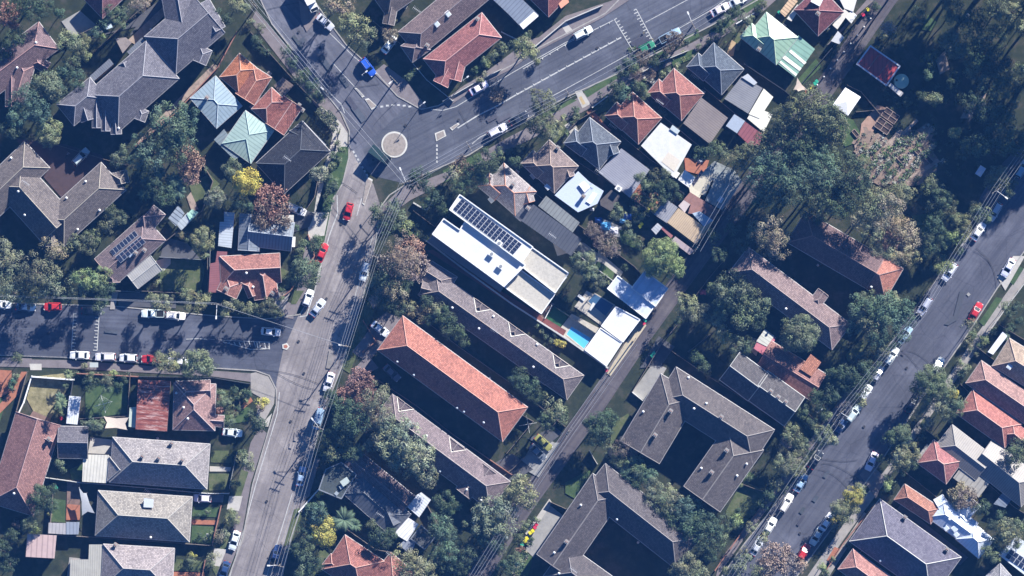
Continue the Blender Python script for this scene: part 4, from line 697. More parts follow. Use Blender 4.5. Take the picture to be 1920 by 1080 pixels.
# ------------------------------------------------------------------ cars
def car_meshes(kind):
    if ('car', kind) in _mc: return _mc[('car', kind)]
    Lh = {'sedan':2.25,'hatch':2.0,'wagon':2.3,'van':2.5,'ute':2.6}[kind]; H = {'sedan':1.42,'hatch':1.48,'wagon':1.68,'van':2.05,'ute':1.7}[kind]; W = {'van':.95}.get(kind, .9)
    zb = {'wagon':1.02,'van':1.15,'ute':1.05}.get(kind, .92)
    st = [(-Lh,.80,.62),(-Lh+.12,.92,.86),(-Lh+.6,.98,.97),(-.6,1,1.0),(.5,1,1.0),(Lh-1.1,.98,.97),(Lh-.45,.94,.86),(Lh-.1,.82,.74),(Lh,.70,.6)]
    def section(x, kw, kz):
        w_ = W*kw; z = zb*kz; return [(x,-w_*.96,.28),(x,-w_,.5),(x,-w_,z*.82),(x,-w_*.90,z),(x,-w_*.5,z+.035),(x,0,z+.05),(x,w_*.5,z+.035),(x,w_*.90,z),(x,w_,z*.82),(x,w_,.5),(x,w_*.96,.28)]
    b = MB(); S_ = [section(*s) for s in st]
    for i in range(len(S_)-1):
        for j in range(10): b.face([S_[i][j], S_[i+1][j], S_[i+1][j+1], S_[i][j+1]])
    b.face(S_[0][::-1]); b.face(S_[-1]); 
    xb0, xb1, xt0, xt1 = {'sedan':(-1.65,1.05,-1.0,.2),'hatch':(-1.92,1.0,-1.45,.15),'wagon':(-2.2,1.05,-1.9,.2),'van':(-2.42,1.9,-2.35,1.0),'ute':(-.75,1.15,-.55,.35)}[kind]
    wb, wt = W*.88, W*.70 if kind != 'van' else W*.82; z0 = zb+.01; z1 = H
    B = [(xb0,-wb,z0),(xb1,-wb*.95,z0),(xb1,wb*.95,z0),(xb0,wb,z0)]; T = [(xt0,-wt,z1-.05),(xt1,-wt,z1-.05),(xt1,wt,z1-.05),(xt0,wt,z1-.05)]
    T2 = [(xt0+.15,-wt*.75,z1),(xt1-.12,-wt*.75,z1),(xt1-.12,wt*.75,z1),(xt0+.15,wt*.75,z1)]
    for i in range(4): b.face([B[i], B[(i+1)%4], T[(i+1)%4], T[i]]); b.face([T[i], T[(i+1)%4], T2[(i+1)%4], T2[i]])
    b.face(T2)
    if kind == 'ute':
        b.box((-1.7,-.8,1.12), (1.7,.08,.3)); b.box((-1.7,.8,1.12), (1.7,.08,.3)); b.box((-2.53,0,1.12), (.08,1.6,.3))
    body = b.build('body', PAINT)
    def pane(i, kin=.08, n0='window'):
        Bv = [Vector(B[i]), Vector(B[(i+1)%4])]; Tv = [Vector(T[i]), Vector(T[(i+1)%4])]; nrm = (Bv[1]-Bv[0]).cross(Tv[0]-Bv[0]).normalized()*.012
        g = MB(); q = []
        for a_, b_, t_ in ((Bv[0],Tv[0],.08),(Bv[1],Tv[1],.08),(Bv[1],Tv[1],.92),(Bv[0],Tv[0],.92)): q.append(a_+(b_-a_)*t_)
        m0 = (q[0]+q[3])/2; m1 = (q[1]+q[2])/2; dd = (m1-m0).normalized()*kin
        q = [q[0]+dd, q[1]-dd, q[2]-dd, q[3]+dd]; q = [v+nrm for v in q]
        g.face(q); g.face([v-nrm*.8 for v in q][::-1]); o = g.build(n0, GLASS); return o
    parts = [('rear_window', pane(3)), ('side_window', pane(0)), ('windscreen', pane(1)), ('side_window', pane(2))]
    wh = []
    def wheel():
        g = MB(); n = 14
        g.bar((0,-.11,0), (0,.11,0), .33, n, 0); o = g.build('wheel', RUB); return o
    def rim():
        g = MB(); g.bar((0,-.118,0),(0,.118,0), .2, 10); return g.build('rim', RIM)
    def lamp(m): g = MB(); g.box((0,0,0), (.16,.38,.14)); return g.build('lamp', m)
    def mirror(): g = MB(); g.box((0,0,0), (.16,.22,.14)); return g.build('mirror', PAINT)
    out = {'body': body.data, 'wheel': shared('wheel', wheel), 'rim': shared('rim', rim), 'hl': shared('hl', lambda: lamp(LAMPG)), 'tl': shared('tl', lambda: lamp(REDL)), 'mir': shared('mirror', mirror)}
    out['panes'] = [(n, o.data) for n, o in parts]
    bpy.data.objects.remove(body); [bpy.data.objects.remove(o) for _, o in parts]
    if kind == 'ute':
        g = MB(); g.box((-1.65,0,1.085), (1.66,1.46,.03)); o = g.build('tray', RUB); out['tray'] = o.data; bpy.data.objects.remove(o)
    if kind in ('wagon',):
        g = MB(); 
        for s_ in (-1,1): g.bar((-1.6,s_*.52,1.72),(.05,s_*.52,1.72),.03)
        o = g.build('roof_rack', RIM); out['rack'] = o.data; bpy.data.objects.remove(o)
    out['dims'] = (Lh, W, zb, xb1); _mc[('car', kind)] = out; return out
CCOL = {'white':(.76,.77,.78),'silver':(.50,.53,.57),'grey':(.16,.17,.19),'blue':(.03,.11,.50),'red':(.50,.03,.035),'green':(.03,.18,.10),'dark':(.025,.03,.045),'yellow':(.27,.27,.08),'pale blue':(.30,.42,.56),'navy':(.03,.06,.15)}
def car(x, y, dx, dy, col, kind='sedan', state='parked'):
    m = car_meshes(kind); a = math.atan2(-dy, dx); root = empty({'van':'van','ute':'utility_truck'}.get(kind, 'car'), P0(x, y)+Vector((0,0,.03))); root.rotation_euler.z = a
    Lh, W, zb, xb1 = m['dims']; c = CCOL[col]; c = tuple(min(1, v*rnd.uniform(.92, 1.05)) for v in c)
    def add(n, me, loc=(0,0,0), par=root, pc=False):
        o = bpy.data.objects.new(n, me); C.objects.link(o); o.parent = par; o.location = loc; o.color = rgba(c); return o
    body = add('body', m['body'])
    for n, me in m['panes']: add(n, me)
    for sx in (-1, 1):
        for sy in (-1, 1):
            w_ = add('wheel', m['wheel'], (sx*Lh*.6, sy*(W-.13), .33)); add('rim', m['rim'], (0,0,0), w_)
    for sy in (-1, 1): add('headlight', m['hl'], (Lh-.12, sy*W*.62, zb*.70)); add('tail_light', m['tl'], (-Lh+.04, sy*W*.62, zb*.78)); add('mirror', m['mir'], (xb1-.25, sy*(W+.06), zb+.05))
    if 'tray' in m: add('tray', m['tray'])
    if 'rack' in m: add('roof_rack', m['rack'])
    kn = {'sedan':'sedan','hatch':'hatchback','wagon':'wagon','van':'van','ute':'utility truck'}[kind]; cn = col if col != 'dark' else 'dark coloured'
    later(root, f'{cn} {kn} {state}', 'car' if kind not in ('van','ute') else kn, x, y, 'cars parked and driving on the streets'); return root
pk = 'parked'; dv = 'driving'
for a in ((610,42,.75,.66,'silver','sedan',pk),(690,126,.6,.8,'blue','wagon',dv),(730,84,.62,-.78,'white','sedan',pk),(898,165,.86,-.5,'white','sedan',dv),(933,245,.88,-.48,'white','wagon',pk),(1093,62,.88,-.47,'white','wagon',dv),(1212,89,.88,-.47,'green','hatch',pk),(1256,67,.88,-.47,'pale blue','ute',pk),(1350,18,.88,-.47,'white','sedan',pk),(1384,2,.88,-.47,'white','sedan',pk),(973,222,.86,-.5,'dark','sedan',pk),
          (653,397,-.25,.97,'red','hatch',dv),(556,393,.93,.37,'white','wagon',pk),(604,474,.38,-.92,'red','sedan',pk),(684,508,-.28,.96,'white','wagon',pk),(596,577,.6,-.8,'silver','sedan',dv),(578,559,.35,-.94,'white','hatch',pk),(508,622,1,.1,'white','sedan',dv),(713,617,.8,.6,'white','sedan',pk),(735,699,.72,.7,'grey','sedan',pk),(617,716,-.3,.95,'white','sedan',pk),(597,785,-.3,.95,'pale blue','van',pk),
          (3,571,1,.05,'white','sedan',pk),(49,576,1,.05,'navy','sedan',pk),(99,575,-1,.02,'red','hatch',pk),(172,583,1,0,'dark','sedan',pk),(287,588,-1,0,'white','ute',pk),(329,592,1,.08,'white','wagon',pk),
          (150,666,-1,-.03,'white','sedan',pk),(198,669,-1,0,'white','wagon',pk),(241,671,-1,-.03,'white','hatch',pk),(284,673,-1,0,'red','sedan',pk),(334,677,-1,0,'white','sedan',pk),(152,294,.7,-.72,'silver','wagon',pk),(380,934,-1,-.05,'white','hatch',pk),(440,1013,-.3,.95,'white','sedan',pk),(421,1070,-.3,.95,'navy','sedan',pk),(436,811,1,.1,'white','sedan',pk),
          (565,893,.2,-.98,'pale blue','sedan',pk),(517,1042,.3,-.95,'navy','ute',pk),(1008,848,.72,.7,'grey','sedan',pk),(1019,830,.75,.66,'yellow','sedan',pk),
          (1865,397,-.5,.86,'silver','wagon',pk),(1834,434,.55,-.83,'white','sedan',pk),(1780,510,-.58,.81,'white','wagon',pk),(1733,574,-.55,.83,'silver','wagon',pk),(1696,628,.58,-.81,'pale blue','sedan',pk),(1671,668,.55,-.83,'white','wagon',pk),(1645,700,.5,-.86,'silver','hatch',pk),(1622,736,.58,-.81,'white','hatch',pk),(1600,775,.58,-.81,'silver','wagon',pk),(1573,803,.58,-.81,'navy','sedan',pk),(1529,862,.55,-.83,'dark','sedan',pk),(1501,905,.5,-.86,'pale blue','sedan',pk),(1474,943,.5,-.86,'white','wagon',pk),(1443,987,.5,-.86,'white','sedan',pk),(1419,1024,.5,-.86,'silver','sedan',pk),
          (1890,502,-.5,.86,'white','sedan',pk),(1829,584,.5,-.86,'red','sedan',pk),(1758,685,.5,-.86,'white','hatch',pk),(1710,757,.5,-.86,'dark','sedan',pk),(1634,865,-.42,.9,'white','sedan',pk),(1550,978,.55,-.83,'white','sedan',pk),(1531,1005,-.5,.86,'silver','sedan',pk),(1507,1035,.5,-.86,'red','hatch',pk),(1916,316,.5,-.86,'pale blue','wagon',pk)): car(*a)
def truck(x, y, dx, dy, L, h, c, cc, label):
    root = empty('truck', P0(x, y)+Vector((0,0,.03))); root.rotation_euler.z = math.atan2(-dy, dx); n = L/2
    b = MB(); b.box((-.9,0,h/2+.45), (L-1.8,2.1,h-.7)); b.build('cargo_box', plain(c, .5), root)
    b = MB(); b.prism([(n-1.7,-1.0),(n-.1,-.95),(n,0),(n-.1,.95),(n-1.7,1.0)], .5, 2.0); b.build('cab', plain(cc, .4), root)
    b = MB(); b.box((n-.45,0,2.005), (.7,1.7,.02)); b.face([(n+.012,-.8,1.2),(n+.012,.8,1.2),(n-.05,.75,1.9),(n-.05,-.75,1.9)]); b.build('windscreen', GLASS, root)
    for sx in (-n+1.1, n-1.0):
        for sy in (-.9,.9): b = MB(); b.bar((sx,sy-.13,.42),(sx,sy+.13,.42),.42,14); b.build('wheel', RUB, root)
    for sy in (-.7,.7): b = MB(); b.box((n-.02,sy,.8),(.1,.3,.2)); b.build('headlight', LAMPG, root)
    tag(root, label, 'truck')
truck(713,291,.8,.58,5.2,3.0,(.025,.05,.05),(.03,.05,.055),'dark green box truck driving beside the roundabout island')
truck(578,-6,.45,.9,7.5,3.3,(.72,.72,.72),(.75,.75,.75),'tall white box truck at the top edge of the upper left road')
# ------------------------------------------------------------------ trees
def clump_crown(Rr, seed, leaf=.34, nk=None, flat=.75, dens=1.0, lobes=1.0):
    r = random.Random(seed); V = []; F = []; T = []
    nk = nk or int(10+3.4*Rr*Rr*.55); H_ = Rr*flat
    ph = [r.uniform(0, 6.28) for _ in range(3)]
    for k in range(nk):
        ang = r.uniform(0, 2*math.pi); u = math.sqrt(r.random()); 
        edge = Rr*(1+.13*math.sin(2*ang+ph[0])*lobes+.10*math.sin(3*ang+ph[1])*lobes+.07*math.sin(5*ang+ph[2]))
        rc = min(r.uniform(.55, .95)*(.6+.11*Rr)*1.15, Rr*.5); rad = u*(edge-rc*.7)
        zz = H_*math.sqrt(max(0, 1-(rad/Rr)**2))*r.choice([1, 1, .95, .85, .6])+r.uniform(-.3, .5)*rc*1.3
        c = Vector((rad*math.cos(ang), rad*math.sin(ang), zz)); t = r.uniform(.68, 1.28); tg = (t*r.uniform(.9, 1.12), t, t*r.uniform(.8, 1.1))
        n = int(dens*6.0*rc*rc/(leaf*leaf)*1.15)
        for i in range(n):
            d = Vector((r.gauss(0,1), r.gauss(0,1), r.gauss(.35,1))).normalized(); p = c+Vector((d.x, d.y, d.z*.8))*rc*r.uniform(.8, 1.04)
            nn = (d+Vector((r.uniform(-.34,.34), r.uniform(-.34,.34), r.uniform(-.2,.45)))).normalized()
            a = nn.cross(Vector((r.gauss(0,1), r.gauss(0,1), r.gauss(0,1)))).normalized(); b_ = nn.cross(a); s_ = leaf*r.uniform(.6, 1.15)*.5
            q = len(V); V += [p-a*s_-b_*s_*.3, p-b_*s_*.8+a*.1*s_, p+a*s_, p+b_*s_*.8]; F.append((q, q+1, q+2, q+3)); tt = r.uniform(.92, 1.08); T += [(tg[0]*tt, tg[1]*tt, tg[2]*tt, 1)]*4
    me = bpy.data.meshes.new('crown'); me.from_pydata([tuple(v) for v in V], [], F); me.materials.append(LEAF)
    ca = me.color_attributes.new('tint', 'FLOAT_COLOR', 'CORNER'); ca.data.foreach_set('color', [c for t in T for c in t]); return me
def twig_crown(Rr, seed, leafy=.35):
    r = random.Random(seed); V = []; F = []; T = []
    def seg(a, b_, w_, t):
        d = (b_-a); s_ = d.cross(Vector((0,0,1)))
        if s_.length < 1e-3: s_ = Vector((1,0,0))
        s_.normalize(); u = d.cross(s_).normalized()*w_; s_ = s_*w_
        for o1 in (s_, u):
            q = len(V); V.extend([a-o1, a+o1, b_+o1*.6, b_-o1*.6]); F.append((q,q+1,q+2,q+3)); T.extend([t]*4)
    def grow(p, d, L, w_, lv):
        q = p+d*L; t = r.uniform(.7, 1.2); seg(p, q, w_, (t, t*.95, t*.95, 1))
        if lv == 0:
            if r.random() < leafy:
                for _ in range(3):
                    c = q+Vector((r.uniform(-.4,.4), r.uniform(-.4,.4), r.uniform(-.3,.3))); a = Vector((r.gauss(0,1), r.gauss(0,1), r.gauss(0,.6))).normalized()*.17; b_ = a.cross(Vector((r.gauss(0,1), r.gauss(0,1), 1))).normalized()*.12
                    k = len(V); V.extend([c-a, c-b_, c+a, c+b_]); F.append((k,k+1,k+2,k+3)); t2 = r.uniform(.8, 1.5); T.extend([(t2, t2, t2, 1)]*4)
            return
        for i in range(r.choice([3, 3, 4])):
            nd = (d+Vector((r.uniform(-.85,.85), r.uniform(-.85,.85), r.uniform(-.35,.45)))).normalized(); grow(q if i else p+d*L*.7, nd, L*r.uniform(.62, .86), max(.035, w_*.62), lv-1)
    for i in range(7):
        a = 2*math.pi*i/7+r.uniform(-.3,.3); grow(Vector((0,0,-Rr*.3)), Vector((math.cos(a), math.sin(a), .75)).normalized(), Rr*.40, Rr*.03, 4)
    me = bpy.data.meshes.new('crown'); me.from_pydata([tuple(v) for v in V], [], F); me.materials.append(LEAF)
    ca = me.color_attributes.new('tint', 'FLOAT_COLOR', 'CORNER'); ca.data.foreach_set('color', [c for t in T for c in t]); return me
def palm_crown(seed, n=15, Rr=2.6, feather=True):
    r = random.Random(seed); V = []; F = []; T = []
    for k in range(n):
        a = 2*math.pi*k/n+r.uniform(-.15,.15); L = Rr*r.uniform(.85, 1.1); lift = r.uniform(.1, .8); t = r.uniform(.75, 1.3)
        pts = [Vector((math.cos(a)*L*s, math.sin(a)*L*s, lift*math.sin(s*2.2)*1.2-s*s*1.0)) for s in [i/9 for i in range(10)]]
        for i in range(9):
            p = pts[i]; q = pts[i+1]; d = (q-p).normalized(); side = Vector((-d.y, d.x, 0)).normalized()
            for sg in (-1, 1):
                for j in range(3):
                    o_ = p+(q-p)*(j/3); wd = (.62 if feather else .3)*math.sin(min(1, (i+.6+j/3)/9+.08)*math.pi)*Rr/2.6; tip = o_+side*sg*wd+d*.28+Vector((0,0,-.22)); k_ = len(V)
                    V.extend([o_, o_+d*.12, tip]); F.append((k_, k_+1, k_+2)); T.extend([(t, t, t*.9, 1)]*3)
    me = bpy.data.meshes.new('crown'); me.from_pydata([tuple(v) for v in V], [], F); me.materials.append(LEAF)
    ca = me.color_attributes.new('tint', 'FLOAT_COLOR', 'CORNER'); ca.data.foreach_set('color', [c for t in T for c in t]); return me
CR = {}
for R0, nv in ((.9, 3), (1.7, 4), (3.2, 4), (5.5, 3)): CR[('B', R0)] = [clump_crown(R0, 10*i+int(R0*7), .21+.03*R0) for i in range(nv)]
for R0, nv in ((1.7, 3), (3.2, 3), (5.5, 2)): CR[('G', R0)] = [clump_crown(R0, 500+10*i+int(R0*7), .17+.022*R0, dens=.66, flat=.85, lobes=1.6) for i in range(nv)]
CR[('D', 3.2)] = [clump_crown(3.2, 900+i, .28, nk=70, flat=.9, lobes=.25) for i in range(2)]; CR[('D', 5.5)] = [clump_crown(5.5, 920+i, .33, nk=120, flat=.8, lobes=.3) for i in range(2)]
CR[('D', 1.7)] = [clump_crown(1.7, 940+i, .26, nk=26, flat=.9, lobes=.2) for i in range(2)]
CR[('R', 3.2)] = [twig_crown(3.2, 70+i, .5) for i in range(2)]; CR[('R', 5.5)] = [twig_crown(5.0, 80+i, .6) for i in range(2)]
CR[('P', 1.7)] = [palm_crown(5), palm_crown(6, 13)]
def mk_trunk():
    b = MB(); pts = [(0,0,0),(.1,.05,.3),(.05,-.1,.62),(.12,.05,.9)]
    for i in range(3): b.bar(pts[i], pts[i+1], (.055-.012*i, .043-.012*i), 8)
    for i in range(5):
        a = i*1.26; b.bar((.06,-.05,.55+.06*i), (.06+math.cos(a)*.38, -.05+math.sin(a)*.38, 1.02+.03*i), (.02, .007), 6)
    return b.build('trunk', BARK)
TRUNK = shared('trunk', mk_trunk)
TC = {'dg':((0.053,0.079,0.048),'dark green'),'mg':((0.111,0.137,0.084),'green'),'lg':((0.185,0.227,0.104),'light green'),'ol':((0.174,0.184,0.109),'olive green'),'do':((0.102,0.115,0.070),'dark olive'),'sg':((0.185,0.206,0.145),'silvery green'),'bg':((0.075,0.118,0.085),'blue green'),'ye':((0.470,0.412,0.097),'bright yellow'),'yg':((0.336,0.299,0.079),'yellow green'),
      'rd':((0.224,0.129,0.106),'reddish'),'pb':((0.269,0.165,0.128),'pinkish brown'),'gy':((0.230,0.206,0.145),'grey'),'br':((0.228,0.182,0.156),'brownish'),'pa':((0.280,0.242,0.167),'pale straw'),'gp':((0.168,0.129,0.110),'greyish purple'),'gg':((0.157,0.170,0.110),'grey green')}
TLIST = []
def tree(x, y, r, c='mg', k='B', h=None, lobes=()):
    r *= 1.08; lobes = [(q[0], q[1], q[2]*1.08, q[3]) for q in lobes]; R_ = r*PX; shrub = r < 12.2 and k in 'BGD' and not lobes
    H_ = h if h is not None else {'B': 1.3*R_+3.1, 'G': 1.4*R_+3.6, 'D': 1.2*R_+2.6, 'R': .9*R_+2.4, 'P': 4.0}[k]
    if shrub: H_ = R_*.6 if h is None else h
    if h is None and 1420 < x < 1730 and 190 < y < 480 and r >= 26: H_ += 7.5
    name = 'palm_tree' if k == 'P' else 'shrub' if shrub else 'bare_tree' if k == 'R' else 'gum_tree' if k == 'G' else 'tree'
    base, cn = TC[c]; base = mul(base, 1.2); root = empty(name, P(x, y, H_).xy.to_3d()); org = root.location.copy()
    tr = bpy.data.objects.new('stem' if shrub else 'trunk', TRUNK); C.objects.link(tr); tr.parent = root; hh = max(H_, .5)*(1.05 if k != 'P' else 1.0); tw = min(hh, R_*1.25); tr.scale = (tw*.9, tw*.9, hh*.96); tr.rotation_euler.z = rnd.uniform(0, 6.28)
    if k == 'P': tr.scale = (hh*.5, hh*.5, hh)
    for i, (lx, ly, lr, lc) in enumerate([(x, y, r, c)]+list(lobes)):
        Rl = lr*PX; Hl = H_ if i == 0 else H_*rnd.uniform(.78, 1.0)
        sizes = sorted(s for (kk, s) in CR if kk == k); R0 = min(sizes, key=lambda s: abs(math.log(s/Rl))); me = rnd.choice(CR[(k, R0)]); s_ = Rl/(R0 if (k, R0) != ('R', 5.5) else 5.0)
        if k == 'P': s_ = Rl/2.6
        cr = bpy.data.objects.new('fronds' if k == 'P' else 'foliage' if shrub else 'crown', me); C.objects.link(cr); cr.parent = root; p = P(lx, ly, Hl)-org
        cr.location = (p.x, p.y, Hl*(.98 if k == 'P' else .78)); cr.scale = (s_*rnd.uniform(1.0,1.12), s_*rnd.uniform(.96,1.08), s_*rnd.uniform(.95,1.15)); cr.rotation_euler.z = rnd.uniform(0, 6.28)
        bc = mul(TC[lc][0], 1.22); v = rnd.uniform(.8, 1.2); cr.color = rgba((bc[0]*v*rnd.uniform(.93,1.07), bc[1]*v, bc[2]*v*rnd.uniform(.9,1.1)))
    xs = [(x, y, r)]+[l[:3] for l in lobes]; ext = max(max(q[0]+q[2] for q in xs)-min(q[0]-q[2] for q in xs), max(q[1]+q[2] for q in xs)-min(q[1]-q[2] for q in xs))/2
    sz = 'small' if ext < 12 else 'mid sized' if ext < 22 else 'large' if ext < 36 else 'very large'
    kn = {'palm_tree':'palm','shrub':'shrub','bare_tree':'twiggy tree','gum_tree':'wispy tree','tree':'round crowned tree' if k == 'D' else 'leafy tree'}[name]
    if shrub: sz = 'tiny' if r < 7 else 'small'
    later(root, f'{sz} {cn} {kn}', 'shrub' if shrub else 'tree', x, y, {'palm_tree':'palms','shrub':'garden shrubs','bare_tree':'twiggy winter trees','gum_tree':'wispy gum trees','tree':'leafy garden and street trees'}[name]); return root
